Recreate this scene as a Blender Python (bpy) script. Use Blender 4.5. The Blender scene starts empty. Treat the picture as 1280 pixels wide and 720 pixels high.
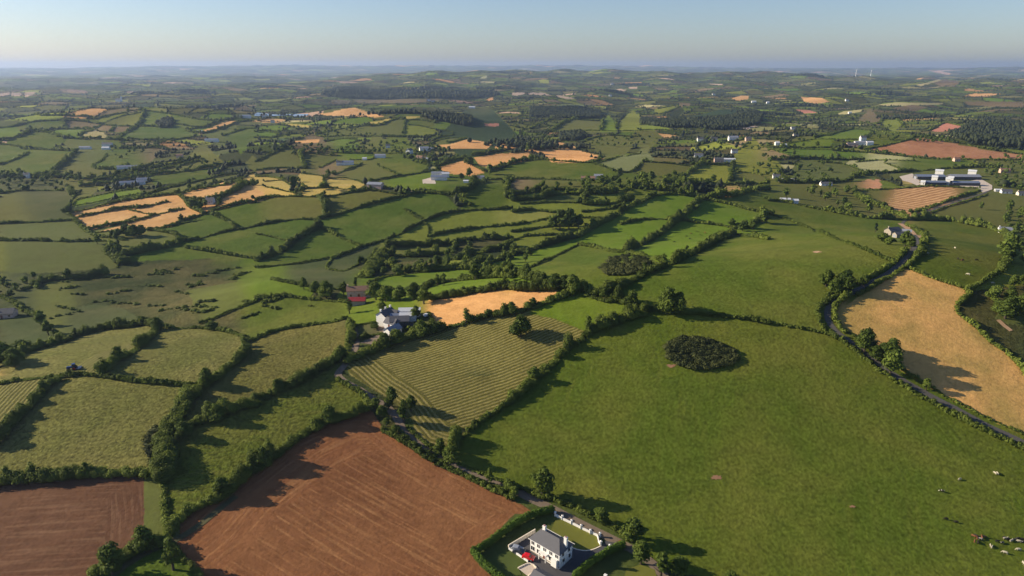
import bpy, math, random, time
import numpy as np
from mathutils import Vector, Matrix
T0=time.time()
random.seed(7); RNG=np.random.default_rng(11)
R=math.radians
# ======================= camera, sky, sun, exposure =======================
scene=bpy.context.scene
COLL=scene.collection
cam_d=bpy.data.cameras.new('camera'); cam=bpy.data.objects.new('camera',cam_d); COLL.objects.link(cam)
cam_d.sensor_width=36.0; cam_d.lens=24.0; cam_d.clip_start=1.0; cam_d.clip_end=120000.0
cam.location=(0,0,150); cam.rotation_euler=(R(90-18.0),0,0)
scene.camera=cam
SUN_EL=R(23.0); SUN_AZ=(-0.98,0.17)          # where the sun stands (left, slightly ahead)
w=bpy.data.worlds.new('World'); scene.world=w; w.use_nodes=True
nt=w.node_tree; nt.nodes.clear()
sky=nt.nodes.new('ShaderNodeTexSky'); sky.sky_type='NISHITA'; sky.sun_disc=False
sky.sun_elevation=SUN_EL; sky.sun_rotation=math.atan2(SUN_AZ[0],SUN_AZ[1])
sky.altitude=200; sky.air_density=1.0; sky.dust_density=0.7; sky.ozone_density=3.0
bg=nt.nodes.new('ShaderNodeBackground'); bg.inputs[1].default_value=0.076
ow=nt.nodes.new('ShaderNodeOutputWorld')
tn=nt.nodes.new('ShaderNodeVectorMath'); tn.operation='MULTIPLY'; tn.inputs[1].default_value=(0.93,0.94,1.06)
nt.links.new(sky.outputs[0],tn.inputs[0]); nt.links.new(tn.outputs[0],bg.inputs[0]); nt.links.new(bg.outputs[0],ow.inputs[0])
sd=bpy.data.lights.new('sun','SUN'); sd.energy=5.0; sd.angle=R(0.53); sd.color=(1.0,0.86,0.64)
so=bpy.data.objects.new('sun',sd); COLL.objects.link(so)
_l=math.hypot(*SUN_AZ); _v=Vector((SUN_AZ[0]/_l*math.cos(SUN_EL),SUN_AZ[1]/_l*math.cos(SUN_EL),math.sin(SUN_EL)))
so.rotation_euler=_v.to_track_quat('Z','Y').to_euler(); so.location=(-400,100,400)
scene.view_settings.view_transform='Standard'; scene.view_settings.look='None'
scene.view_settings.gamma=1.0; scene.view_settings.exposure=0.76
scene.view_settings.use_curve_mapping=False
scene.render.engine='CYCLES'
cy=scene.cycles; cy.max_bounces=4; cy.diffuse_bounces=2; cy.glossy_bounces=2; cy.transmission_bounces=2; cy.volume_bounces=1
cy.use_denoising=True; cy.denoiser='OPENIMAGEDENOISE'; cy.denoising_input_passes='RGB'; cy.use_adaptive_sampling=True; cy.adaptive_threshold=0.01
HAZE_DENSITY=5.2e-5
# ---- survey of the land: hedge lines (H hedge, T tall hedge with trees, L low hedge, N bare edge, D dense belt) and field seeds ----
# every block: (offset x, offset y, scale) then lines "kind x,y x,y ..." / "S x,y type limit name"
SURVEY = [
((0,370,4), """
T 1280,550 1300,535
T 0,330 130,285 230,255 330,228
T 330,228 400,198 520,168 640,160 700,145 790,150
H -40,450 0,440 150,415 330,405
H 330,405 420,395 520,408 640,425 780,440 960,450 1010,428
T 785,165 740,230 640,300 560,345 510,395
H 790,150 880,165 1000,160 1080,170 1180,190 1230,215
T 1230,215 1230,290 1140,370 1050,440 970,490
D 970,490 920,560 870,640 820,710
T 300,425 215,465 200,500 120,590 60,660 0,725 -60,790
T 1280,550 1200,570 1120,590 1050,620 960,650 890,690
H 120,75 190,110 240,160 310,215
L 1000,140 1060,120 1170,70 1280,28
H 0,0 60,30 120,75
N 330,60 480,40 620,60 700,110 690,145
S 150,360 rg 0 mown strip field
S 560,290 hay 0 far-left hay field
N 790,175 640,240 500,285 380,345 380,390
S 1000,300 rg 0 upper rough meadow
S 560,560 rg 0 large rough meadow
S 60,560 hay 0 corner hay field
S 90,170 gd 0 cottage paddock
S 450,90 gd 90 olive marsh paddock
S 860,60 scr 130 wet marsh
S 1150,130 scr 60 wet marsh
S 1260,110 gp 0 round green field
S 1180,500 rg 0 middle rough meadow
"""),
((320,370,4), """
T 0,530 20,525
N 565,555 600,600 650,682
N 1270,545 1290,538
H -50,235 0,215 100,175 250,150 400,130 450,110
T 0,530 100,490 230,430 330,375 400,330
T 400,330 455,275 480,215 470,150
N 450,110 480,130 485,160
T 450,335 560,290 680,240 830,200
T 830,200 1000,150 1140,110 1280,90
H 410,425 470,460 540,500 565,555
T 565,565 430,620 330,650 250,700 200,722
N 450,345 400,395 410,425
N 450,345 470,395 560,450 640,500 700,530 780,620 800,700 900,730
H 860,90 875,120 900,170
H 520,215 640,185 830,160
L 500,150 640,120 830,120
H 1280,540 1180,590 1080,660 1020,722
S 150,90 gb 0 round green field
S 200,260 rg 0 lane rough meadow
S 250,580 rgg 0 long rough meadow
S 900,420 hay 0 striped hay field
S 1050,60 tan 0 orange field behind the farm
S 640,580 scr 0 lane thicket
S 740,160 yard 0 farmyard
N 600,530 640,530 700,600 740,690
S 600,680 red 0 red ploughed field
S 660,100 gb 60 farm garden
"""),
((640,370,4), """
N 90,88 200,110 300,150 385,180
T 0,88 100,60 200,25 300,-5
T 370,-5 440,20 520,30 600,50 665,80
H 665,80 720,75 800,90 900,90 1000,100 1100,110 1200,120 1280,140
T 0,520 60,480 120,410 200,350 270,270
T 270,270 340,230 385,185
T 385,185 450,165 540,130 660,95
S 300,80 gb 0 bright green triangle
S 100,250 hay 0 striped hay field
S 600,500 gp 0 big domed pasture
"""),
((960,370,4), """
H 0,130 120,155 250,180 300,192
H 312,200 388,244 468,306 568,386 670,446 792,524 894,585 1044,665 1194,732 1296,780
H 372,166 455,213 535,278 632,352
L 632,352 742,416 890,506 1010,566 1160,641 1290,703 1410,768
H 292,192 248,132 243,72 288,10 322,-14
H 380,185 335,130 330,60 400,0
H 1010,-5 940,50 950,90 1040,160 1120,240 1200,290 1280,380 1330,440
S 700,300 tnp 0 tan field by the road
S 300,500 gp 0 big domed pasture
S 1200,180 scr 0 rough pasture on the right
N 1130,110 1160,80 1280,75
N 1130,110 1200,140 1280,150
S 1230,110 go 0 small grassy clearing
"""),
((0,540,4), """
N 718,215 718,310
T 1280,178 1290,190
T -60,270 0,262 100,250 300,240 450,225 640,212 800,222
D 820,25 840,70 825,180 815,250
H 815,250 822,340 830,450 850,500
T 1280,178 1200,270 1100,340 950,400 880,470 850,510
N 718,310 722,400 715,500 728,580 620,630 500,722
N 785,330 790,450 780,540
T 480,722 560,670 650,615 760,570 840,560
L 840,545 960,680 1010,722
S 400,450 redd 0 dark ploughed field
S 755,400 go 0 grassy headland
S 800,120 scr 40 bare earth patch
N 740,40 740,90 790,160 800,200
S 450,80 rg 0 large rough meadow
S 1050,200 rgg 0 long rough meadow
S 800,680 gp 0 small paddock at the bottom
S 1200,550 red 0 red ploughed field
N 870,560 920,640 990,722
"""),
((320,540,4), """
N 1280,490 1180,550 1080,622 1130,680 1200,735
T 200,42 100,130 0,200
H 640,-2 760,70 860,140 1000,200 1160,280 1280,338
L 700,-20 760,45 850,112 950,172 1060,222 1150,258 1280,302
L 760,-20 870,80 960,130 1060,180 1160,222 1280,268
T 1020,42 960,92 900,105
S 500,400 red 0 red ploughed field
S 1200,120 gp 0 big domed pasture
S 900,130 verge 0 lane verge
"""),
((640,540,4), """
N 590,545 640,570 700,640 760,725
S 900,700 gp 0 big domed pasture
S 670,690 gard 0 house garden
N 0,338 60,370 105,400 110,430 60,470 0,505
H 0,262 100,312 200,345 300,380 420,440 530,500 600,550
S 600,250 gp 0 big domed pasture
S 500,660 gard 0 house garden
N 560,590 640,650 800,690 960,722
S 700,708 gard 0 house garden
"""),
# ------------- middle distance
((0,200,4), """
H -40,322 0,320 200,312 360,303
H 370,300 420,350 480,385 560,390 620,402
H -40,402 0,405 200,405 350,410 500,405
H 335,270 470,240 620,205 800,180 890,172
H 380,290 520,262 640,240 700,242 840,210
L 640,250 760,275
H 430,355 520,335 620,320 720,295 800,270 920,245
L 680,290 560,330
L 475,365 620,350
H 740,355 860,332 930,300 1020,272
H 335,270 375,292 430,355
H 890,172 930,205 945,240 1020,270
T 930,205 1040,215 1110,190
H 1110,190 1170,165 1215,120
H 890,172 1000,148 1120,128 1215,100
T 1110,185 1180,160 1230,130 1280,125
H 1060,255 1120,240 1200,218 1280,212
L 1020,270 1080,240 1100,215
S 600,225 tan 0 long orange strip
S 550,300 tan 0 orange block field
S 840,240 tan 0 upper orange field
S 800,300 tan 0 lower orange field
S 1050,165 tan 0 upper right orange field
S 1200,190 tan 0 right orange field
H 480,100 700,70 900,30 1000,5
T 400,135 560,115 760,75 960,55 1150,20
L 370,225 380,200 560,165 800,130 970,105
L 370,230 560,195 780,160 960,112
H 700,190 780,158 960,115 1130,75 1280,68
H 640,200 800,175 900,165 1100,112 1210,92
L 330,270 350,215 385,170
S 800,60 ob 60 upper olive strip
S 900,90 gp 40 green strip
S 500,195 gb 60 long bright strip
S 950,140 go 50 lower olive strip
S 950,45 go 50 strip
S 150,30 gp 70 broad green field
H 330,0 260,78
S 400,50 go 60 green corner field
T 0,85 130,80 260,78 400,95
H 0,170 100,155 320,155
S 100,125 gd 50 dull field
S 220,235 gd 70 dull moor field
S 60,295 go 40 pale strip
T 350,150 370,180
S 150,355 go 0 flat olive field
S 250,480 go 0 wide olive field
N -10,560 240,565 400,552 590,540
L 500,405 560,410 590,470 590,540
T 130,645 220,602 400,592 540,572
D 560,455 590,490 620,520
T 620,480 750,452 860,430 905,400
H 750,350 870,370 905,400
L 860,330 900,320 1010,300
H 1060,275 1130,300 1190,345 1080,370 980,400 900,410
H 1190,350 1280,330
H 930,440 1060,460 1180,480 1280,495
N 620,490 650,510 800,500 930,500 1060,490
L 1080,262 1140,300 1200,345
S 980,330 gp 0 green slope field
S 1200,265 gp 0 round shoulder field
S 740,405 go 0 small olive field
S 800,470 gp 0 lower green wedge
S 1120,425 gp 0 green bank field
S 450,640 scr 130 wet marsh
S 800,560 scr 130 wet marsh
S 300,655 go 60 marsh edge field
N 930,650 1000,640 1280,590
N 930,650 960,690 960,722
S 1100,680 go 110 olive marsh field
S 40,690 gd 50 corner marsh field
N -10,700 100,680 220,640 250,600
"""),
((320,200,4), """
H 0,205 60,188 200,182 340,187 450,168 560,148
L 45,110 130,100 210,140 240,160
L 200,110 240,142 335,142
H 343,95 340,140
L 45,135 200,168
L 355,140 500,150
H 0,85 75,85 190,112
L 240,70 340,80 350,95 450,90 570,122
S 110,120 yl 25 yellow strip field
S 280,120 yl 25 small yellow field
S 430,112 yl 30 yellow field by the barn
S 330,165 yl 25 lower yellow strip
S 30,97 yl 20 far yellow strip
S 290,82 yl 20 yellow corner
S 130,155 yl 20 low yellow strip
H 390,75 480,42 530,22
H 610,30 700,70 730,75
H 570,108 720,82 850,62 870,20 820,0 740,-10
H 850,62 890,50 930,60
L 570,125 700,150 780,155 840,160
S 560,60 go 60 dark olive field
S 700,40 gp 50 oval green field
S 780,115 gb 60 farm green field
H 740,185 800,165 870,165 960,175 1040,210 1070,230
H 380,285 450,260 560,225 640,205 740,180
H 0,330 100,310 220,295 300,300 380,280
T 320,190 350,230 350,280
L 560,148 740,180
S 150,250 go 0 plateau field
S 480,205 go 0 brownish bank field
S 600,310 gp 0 broad green slope
H 530,435 640,402 720,372 830,312 940,270 1060,252 1280,243
H 345,345 400,378 470,410 530,435
H 745,250 800,288 850,305
L 0,370 80,385 150,405
T 330,335 250,370 180,420 140,455
T 140,455 80,480 0,505
S 150,335 gp 0 small green field
S 60,430 gp 0 sunken green field
S 320,420 gp 0 hedged hollow
L 0,540 200,520 380,490
H 380,495 440,470 500,448 530,435
S 200,490 gp 0 hedged hollow
L 600,445 560,500 440,560 340,545 380,495
S 460,515 gd 60 dull wedge field
S 300,575 go 60 olive marsh paddock
H 860,385 960,362 1170,332 1280,325
L 830,315 870,330 860,385
S 1050,300 yg 0 yellow-green strip
S 1000,388 yg 0 lower yellow-green strip
T 660,440 800,430 920,428
T 920,428 1000,420 1060,400 1280,395
T 620,470 760,485 860,480 960,460 1000,440
D 540,590 620,520 640,480
T 640,520 740,560 860,560
T 840,560 1000,545 1130,550 1280,582
T 1000,500 1100,470 1200,450 1280,430
T 1040,530 1150,520 1280,490
S 800,455 go 50 thicket glade
S 700,530 scr 60 thorn thicket
S 940,520 yg 50 sunlit glade
L 860,560 940,505 1100,480
S 850,590 gb 0 bright upper strip
T 850,640 900,622 1020,605 1180,590 1280,590
S 1100,625 gb 0 bright lower strip
T 870,700 1000,682 1100,662 1280,640
L 560,620 640,585 860,560
H 560,640 700,650 850,645
S 640,680 gb 60 farm garden
H 80,600 200,622 300,640 430,650
H 0,700 140,682 300,700 450,712
S 60,650 gb 60 lower marsh field
S 1150,700 tan 0 orange field behind the farm
"""),
((640,200,4), """
T 0,650 120,655 230,648 270,612
N 230,650 205,690
S 60,680 tan 0 orange field behind the farm
S 150,640 gb 0 bright corner
H 0,15 60,5 160,0 300,12 400,15 440,-2
H 400,17 520,55 540,75 500,100 450,118
H 0,97 120,95 330,105 450,118
S 200,55 gp 0 broad crest field
S 150,130 go 0 dun field
H 0,180 100,165 200,150 300,150 500,150
L 450,118 500,150
L 420,18 560,-20 640,-30
H 660,5 600,65 530,60
H 670,10 800,20 905,35
H 600,65 640,70 760,92
S 540,25 gpl 50 pale mown field
S 760,50 go 60 hedge-lined field
S 620,95 gp 50 green hollow
T 960,10 900,60 830,90 800,110 760,120
S 1000,80 yg 32 yellow-green square
T 1105,20 1092,110
H 970,25 1105,25
L 1130,60 1280,75
S 1200,45 yg 40 upper small square
S 1200,95 go 40 lower small square
T 870,125 1000,125 1090,125 1280,125
S 380,160 gb 0 small bright field
T 200,175 300,168 480,170 520,165
T 0,205 80,200 150,195 200,175
L 40,222 180,212 340,215
T 340,215 365,180
T 360,222 450,225 600,200
H 0,262 100,250 230,265
H 350,262 480,245 560,230
L 350,290 470,290 500,270
H 0,325 100,310 190,290
H 0,362 100,345 200,330 320,330
H 0,405 60,380 200,375 300,370
S 250,198 go 0 bushy paddock
S 480,200 yg 0 small paddock
S 120,235 yg 0 upper narrow field
S 430,240 yg 0 glade by the great tree
S 80,285 yl2 0 narrow yellow-green field
S 60,340 yg 0 lower narrow field
S 420,278 yg 0 glade below the great tree
S 250,355 yg 0 field by the tall row
S 100,180 go 0 small paddock
T 0,480 100,450 200,420 330,385
T 330,385 400,340 500,290
T 500,290 600,230 700,185
H 700,182 800,170 930,185
S 720,240 gb 0 upper green square
H 540,322 640,300 720,295 830,300
T 950,200 900,240 850,290
T 850,290 780,340 700,400 570,460
H 1000,205 1100,225 1180,250 1270,268
H 850,300 920,315 1060,330 1110,345
S 1050,270 gb 0 right green square
S 580,370 gb 0 lower left square
S 850,400 gb 0 lower right square
H 330,425 420,440 520,465 570,462
H 570,462 600,470 700,495 760,520
L 930,185 950,200 1000,205
T 1110,368 1050,400 950,450
T 950,450 850,500 760,535
T 760,535 650,580 540,640 470,665
T 470,665 410,680 340,640 270,610
T 20,570 80,600 150,622 270,610
L 40,560 180,500 330,425
S 250,520 gp 0 hollow green field
S 1000,600 gp 0 long back pasture
T 1110,345 1180,340 1230,300 1270,268
T 960,190 1100,185 1200,155 1280,150
T 600,140 740,150 900,170
S 1180,205 gp 0 long top pasture
S 1100,160 tnp 15 small tan patch
S 1240,185 gp 30 green corner
H 1110,368 1180,385 1280,400
L 0,610 60,590
S 40,620 gb 0 bright corner
"""),
((960,200,4), """
H 985,645 1012,680
S 250,180 go 90 wooded paddock
S 480,160 go 40 wooded paddock
S 600,290 go 60 wooded paddock
H 0,205 60,207 200,237 280,252
T 280,252 380,272 500,292 690,300
L 0,268 100,300 300,380 480,450 630,517
N -10,268 20,262
H 0,400 -60,390
S 300,320 gp 0 long top pasture
S 300,500 gp 0 long back pasture
H 690,455 630,515 560,562 490,598 440,618
H 755,470 710,525 600,590 500,650 450,680
H 440,618 400,655 330,690 290,722
N 440,690 400,720
L 430,155 600,147 800,132 1040,142
H 1058,152 900,205 720,272
T 690,300 640,270 540,225 440,190 430,155
S 750,190 hayt 0 tan striped field
L 1095,175 1000,205 880,240 730,300
T 730,300 900,302 1030,330 1100,340 1180,370
S 1050,240 go 0 rough dry pasture
S 900,430 gp 0 cattle field by the bend
T 1180,370 1210,420 1190,520 1160,560
H 1160,560 1050,630 990,655
L 690,540 800,585 900,620 985,645
H 760,475 790,385 740,345 690,330
N 760,475 720,530
S 740,310 go 12 verge
S 1200,590 yg 60 grassy bank
S 1000,690 scr 0 rough pasture on the right
N 990,655 1150,640 1280,625
N 430,110 500,95 590,105 590,140 430,142
S 520,120 org 12 bare earth plot
N 650,80 720,75 790,120 690,120
S 710,100 tnp 12 pale farmyard
H 250,10 380,20 450,50 500,75
T 420,92 520,70 720,60
T 60,115 250,118 420,105
S 350,55 go 60 scrubby field
S 560,40 ylp 40 pale dry field
S 760,35 gp 50 green strip field
S 800,70 go 50 works field
H 500,70 640,65 830,50 930,40
T 920,45 1030,38 1160,40
T 1150,130 1280,130
S 1100,85 go 60 dry green field
S 1230,155 go 30 roadside strip
"""),
((520,160,8), """
T 700,440 800,420 900,375 1000,345 1200,310
H 680,525 900,515 1280,515
T 910,520 910,690
T 680,540 450,660 380,665
H 0,630 200,640 380,665 500,700
T 190,390 350,330 500,310
T 570,280 770,240 900,220
H 560,370 700,440
T 900,700 1080,660 1200,630
S 500,580 gp 60 bank below the white farm
S 750,620 gp 60 small square pasture
S 1100,590 dun 40 brownish corner field
S 1000,430 gp 60 broad crest field
"""),
# ------------- far
((0,90,8), """
H -20,560 0,555 120,550 250,510 400,490 640,480 800,490 960,515 1060,530 1150,545 1280,545
H 960,470 1060,440 1280,400
L 1010,520 1100,480 1280,420
H 1010,530 930,580 800,625 780,640
T 0,690 120,670 250,630 370,585 560,580 640,575 900,575
T 370,600 480,605 560,640 640,660 760,670 1030,670 1280,690
H 1160,540 1100,600
L 1000,600 1100,605 1190,620
H 1280,600 1200,650 1180,680
T 0,450 250,440 560,435 860,445 960,470
T 640,485 660,570
S 450,540 gp 25 far hill pasture
S 780,530 dun 25 far dun field
S 700,605 gb 20 far bright field
S 60,650 gb 25 far left bright field
S 350,690 gp 35 far round field
S 1130,470 yg 22 crest strip
S 1220,490 go 25 crest field
S 1070,570 dun 12 brown corner
S 1220,580 dun 15 brown block
S 950,640 ylp 15 pale corner
"""),
((160,90,8), """
H 0,385 150,380
L 0,430 150,400
H 150,380 300,405 450,420 560,450 700,475 800,485 900,485
T 168,385 145,480 95,545
T 95,545 0,600
H 0,545 90,545
T 90,545 260,545 330,560 430,555
H 460,515 600,540 700,550 790,545
T 580,575 740,560 790,545 900,500 1000,480
T 580,580 640,610 760,620 860,590 960,560
H 960,560 1100,500 1200,490
H 0,665 200,675 450,680 600,660 680,640
H 950,640 1060,600 1200,560 1280,570
S 70,470 yg 25 yellow-green block
S 250,450 gp 20 hill block
S 620,500 gp 30 hill shoulder
S 300,610 gp 50 great hill field
S 950,600 go 25 olive slope
S 1130,620 gp 25 green slope
S 30,560 dun 10 brown slip
"""),
((320,90,8), """
H 600,625 700,600 900,560 1100,540 1280,525
H 600,640 700,655 830,640 1100,640 1280,650
L 30,610 100,590 250,625 170,655 30,645
S 130,625 gb 14 little bright field
S 900,610 go 50 long hill field
T 1130,545 1280,530
H 0,700 100,690 300,700
H 700,700 800,675 900,668 1040,685 950,715
S 880,690 gb 25 bright tongue
"""),
((480,90,8), """
H -60,525 0,520 60,490 130,465 200,478
H 215,480 200,560 190,655
L 215,530 350,535 450,560 560,580 700,605
H 230,480 400,480 500,510
T 0,650 190,655 400,650 520,640
H 450,690 560,650 700,630
H 640,710 830,665
S 100,580 go 30 long hill field
S 300,600 yg 30 hill crown field
S 330,510 gp 25 upper crown field
S 650,680 go 20 hedged triangle
S 950,640 dgn 50 dark green plain
"""),
((640,90,8), """
T 380,600 500,520 600,470 650,465
H 650,480 880,492
T 915,480 890,580
H 420,600 640,590 870,590
H 180,570 300,510 440,450
S 650,540 go 40 olive square
S 960,550 gb 14 bright sliver
T 1040,490 1045,570
H 700,700 800,660 900,640 1000,635 1280,650
S 1000,670 go 35 broad olive strip
L 900,590 1280,590
S 1200,540 yg 20 pale sliver
"""),
((800,90,8), """
L 0,530 190,540 400,565 640,590
L 0,580 300,580 480,610
S 100,555 yb 25 bright ribbon field
S 60,650 go 20 ribbon foot field
H 0,430 180,425 260,410 400,350
H 180,370 300,345 380,340
S 280,375 yg 20 far yellow slope
S 350,390 dun 12 far dun slope
"""),
((960,50,4), """
H 480,550 620,520 760,485
H 760,485 920,505 1080,545 1280,575
H 230,490 300,475 420,445
H 420,445 520,455 640,465 740,487
H 525,455 490,490
L 90,520 240,495 420,500 480,495
H 60,540 310,540 400,520
L 90,545 320,550
L 320,550 370,600
T 0,600 130,595 350,600 480,600
L 0,545 120,580 130,595
T 320,555 480,562 660,580
H 660,580 800,595 960,598 1150,602 1280,600
S 400,475 gb 40 far bright field
S 600,490 gp 40 far green triangle
S 200,515 gb 30 far bright strip
S 200,570 gb 40 bright wedge
S 400,575 gb 25 bright corner wedge
S 50,570 tnb 25 brown stubble square
L 440,612 560,600 740,605
S 600,590 ylp 40 pale dry strip
S 550,640 ylp 45 pale dry field
L 580,615 700,660
S 800,630 gp 60 green strip field
H 460,412 560,425 570,385
S 510,400 dun 14 small dun field
S 620,415 yg 14 small pale field
H 560,385 660,400 680,440
H 800,455 880,410 985,435
"""),
# ---------------- between y 150 and 230
((0,50,4), """
H 0,520 60,525 130,545
H 0,625 100,590 145,565
T 130,545 250,552 380,558
T 380,560 330,610 260,670
T 0,690 150,688 400,690
S 200,625 gp 60 broad green field
S 430,610 go 50 leaning field
S 40,540 gp 20 left green strip
S 30,590 gp 20 left low strip
L 530,575 520,600 450,630 480,645
S 560,620 gp 30 farmside field
T 480,645 560,650 640,630
S 660,565 gp 35 green belt field
S 740,540 dun 20 far brown strip
T 600,545 760,540 860,550
L 600,515 740,510 860,515
T 430,700 560,680 720,640 900,620 1000,590
T 480,710 640,670 800,640
"""),
((320,50,4), """
H 0,610 60,580 130,548
L 150,530 220,560 390,580
T 130,548 150,530
T 220,565 235,620 250,645
H 250,645 130,640 0,655
S 110,600 go 45 brown-green hill
S 300,600 go 35 hillside field
S 290,545 dun 25 hill back field
S 500,580 gb 25 bright strip by the farm
L 400,565 600,570 590,600 470,600
L 320,640 400,600
S 350,640 dun 30 olive slope below the farm
L 860,520 960,490 1050,490
H 0,460 60,450 130,470 100,490 0,490
"""),
]
# stripe directions in photo pixels and row spacing (m)
ROWS = {
 'far-left hay field': (95,462,190,415,2.0),
 'corner hay field': (0,545,45,492,2.0),
 'striped hay field': (480,450,640,395,1.75),
 'tan striped field': (1090,258,1190,240,7.0),
 'red ploughed field': (380,600,500,668,2.4),
 'dark ploughed field': (20,650,150,640,3.4),
 'tan field by the road': (1050,380,1150,450,4.5),
 'large rough meadow': (100,480,150,560,6.0),
 'PATCH0': (1100,185,1270,190,9.0),
}
# closed patches painted over the far patchwork: type, polygon in photo pixels
PATCH = [
('tnr',[(1085,187),(1110,182),(1125,178.5),(1150,172),(1175,176),(1205,182),(1235,188),(1280,194),(1278,199),(1247,200),(1200,199),(1158,197),(1128,195)]),
('tan',[(95,265),(117,262),(160,254),(205,246),(215,250),(207,254),(175,259),(130,265),(95,272)]),
('tan',[(95,274),(125,267),(155,265),(180,271),(150,280),(125,285),(108,286)]),
('tan',[(170,262),(200,256),(225,252),(234,256),(230,261),(205,266),(190,269)]),
('tan',[(122,290),(150,282),(185,275),(220,265),(253,265),(253,269),(225,275),(190,287),(175,286),(150,287)]),
('tan',[(222,244),(250,237),(280,232),(304,226),(304,230),(292,240),(277,247),(250,251),(232,246)]),
('tan',[(272,261),(277,252),(295,244),(320,237),(330,240),(330,251),(300,254),(280,260)]),
('tan',[(399,142),(415,140),(430,136),(444,134.5),(453,138),(464,141),(480,145),(476,147),(458,146),(432,145),(407,144.5)]),
('tan',[(255,162.5),(264,160),(272,155.6),(280,152),(297,150.5),(292,154),(280,158),(266,164),(257,165)]),
('yl',[(357,154.5),(370,155),(392,157.5),(384,159.5),(359,157)]),
('tan',[(365,176.5),(400,174),(398,178.5),(370,179)]),
('yl',[(498,148),(512,145.6),(527,145),(523,147.5),(505,149)]),
('yl',[(461,153),(472,151),(490,148.5),(484,152),(470,157),(462,157)]),
('tan',[(543,182),(562,180.5),(585,174),(604,177),(615,181),(609,186),(570,186),(548,185.5)]),
('tan',[(618,184),(632,178),(657,178.5),(655,183),(640,186),(620,187)]),
('tan',[(664,181.5),(668,179.5),(700,178),(709,180),(690,187),(665,186)]),
('tan',[(544,211.5),(560,206),(582,200),(592,207),(606,216),(590,220),(565,217.5)]),
('tan',[(592,197),(625,192),(657,191),(671,198),(655,202),(636,205),(620,212),(600,207)]),
('tan',[(640,192),(660,191),(668,199),(655,202),(640,205)]),
('tan',[(678,189),(700,187),(723,188),(750,195),(730,202),(712,204),(690,203),(681,196)]),
('tan',[(655,187.5),(690,186),(680,190),(660,191)]),
('tan',[(696,184),(719,182.5),(720,187),(700,188)]),
('pch',[(640,116),(656,115.5),(656,117.5),(648,119.5),(640,119.5)]),
('pch',[(660,117),(668,115.3),(682,117),(690,120),(675,119),(662,118)]),
('pch',[(692,119),(704,120),(720,123.3),(710,124),(698,121.5)]),
('pch',[(768,112),(776,111),(784,113),(778,114.5),(770,113.5)]),('pch',[(785,109),(797,108.5),(796,111.5),(787,111)]),
('pch',[(0,116.5),(12,116),(12,119),(0,121)]),('pch',[(15,116),(27,116),(26,120.5),(14,120)]),('pch',[(31,115),(45,115.5),(40,119),(32,121.5)]),
('red2',[(605,155),(623,154),(624,158),(608,158)]),
('dun',[(847,128),(864,129),(862,133),(850,132)]),
('tan',[(914,123),(925,120),(936,120),(935,124),(922,126)]),
('tan',[(1000,121),(1027,122.5),(1037,127.5),(1018,130),(1005,127)]),
('red2',[(994,137),(1010,137.5),(1022,141),(1005,142)]),
('ylp',[(1045,143),(1055,139),(1078,137),(1075,140),(1056,143)]),
('red2',[(1163,164),(1172,160),(1180,152.5),(1205,158.5),(1190,163),(1175,165)]),
('ylp',[(1095,131),(1120,128),(1180,129),(1175,131),(1110,133)]),
('dun',[(1115,135),(1140,131),(1160,134),(1145,139),(1120,138)]),
('dun',[(1205,127),(1280,127),(1280,134),(1240,133.5),(1210,131)]),
('pch',[(1160,88),(1175,88),(1188,92),(1186,94),(1170,91)]),
('dun',[(1165,103),(1180,99),(1200,102),(1195,107),(1175,108)]),
('ylp',[(1145,106),(1160,103),(1175,98.5),(1180,99.5),(1165,104),(1150,108)]),
('tan',[(608,125),(615,121),(617,121.5),(616,125),(611,126.5)]),
('dun',[(410,126),(425,124.5),(438,126),(436,130),(420,128)]),
('ylp',[(605,95),(610,94),(608,98),(600,98)]),
('gpl',[(680,132),(710,130.5),(740,131.5),(730,133.5),(690,134)]),
('dun',[(439,125),(480,123.5),(560,124),(520,129),(450,129.5)]),
('gp',[(460,133),(520,131),(580,130),(600,131),(560,134),(480,134.5)]),
('tan',[(430,112.3),(438,111),(455,112),(445,114)]),
('dgn',[(900,137),(930,136.5),(928,143),(880,147),(865,146)]),
]
# woods: dense blocks of trees (polygon px, spacing factor, height m)
WOODS = [
('far conifer wood',[(400,119),(407,114),(426,109),(451,110),(470,114),(480,113),(511,112),(543,109),(568,114),(617,114),(625,118),(617,121),(586,124),(530,123),(480,125),(432,123)],14),
('dark wood behind the hill',[(527,145),(560,144),(568,145.5),(589,147),(591,156),(582,158),(570,156),(557,152.5),(540,150)],12),
('long plantation wood',[(860,152),(887,149),(912,147.5),(925,144),(941,140),(954,145),(950,155),(931,160),(906,162.5),(881,162),(860,158)],12),
('left plantation arm',[(800,150),(856,150),(860,160),(837,160),(800,155)],11),
('mid plain wood',[(662,135),(720,134),(750,140),(752,147.5),(720,148.5),(662,146)],9),
('dark copse',[(700,168),(727,166),(735,172),(721,176),(700,176)],9),
('far right forest',[(1185,168),(1210,157),(1240,156),(1280,153),(1280,186),(1242,184),(1210,178)],11),
('hill grove',[(195,155),(207,149),(217,150),(215,160),(200,160)],9),
]
import math, random
PW,PH=1280,720
F=853.0; PITCH=math.radians(18.0); CAMZ=150.0
cp,sp=math.cos(PITCH),math.sin(PITCH)
def parse():
    lines=[];seeds=[]
    for (ox,oy,s),txt in SURVEY:
        for ln in txt.strip().splitlines():
            t=ln.split()
            if not t: continue
            if t[0]=='S':
                x,y=map(float,t[1].split(','))
                seeds.append((ox+x/s,oy+y/s,t[2],int(t[3]),' '.join(t[4:])))
            else:
                pts=[tuple(map(float,p.split(','))) for p in t[1:]]
                lines.append((t[0],[(ox+x/s,oy+y/s) for x,y in pts]))
    return lines,seeds
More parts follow.
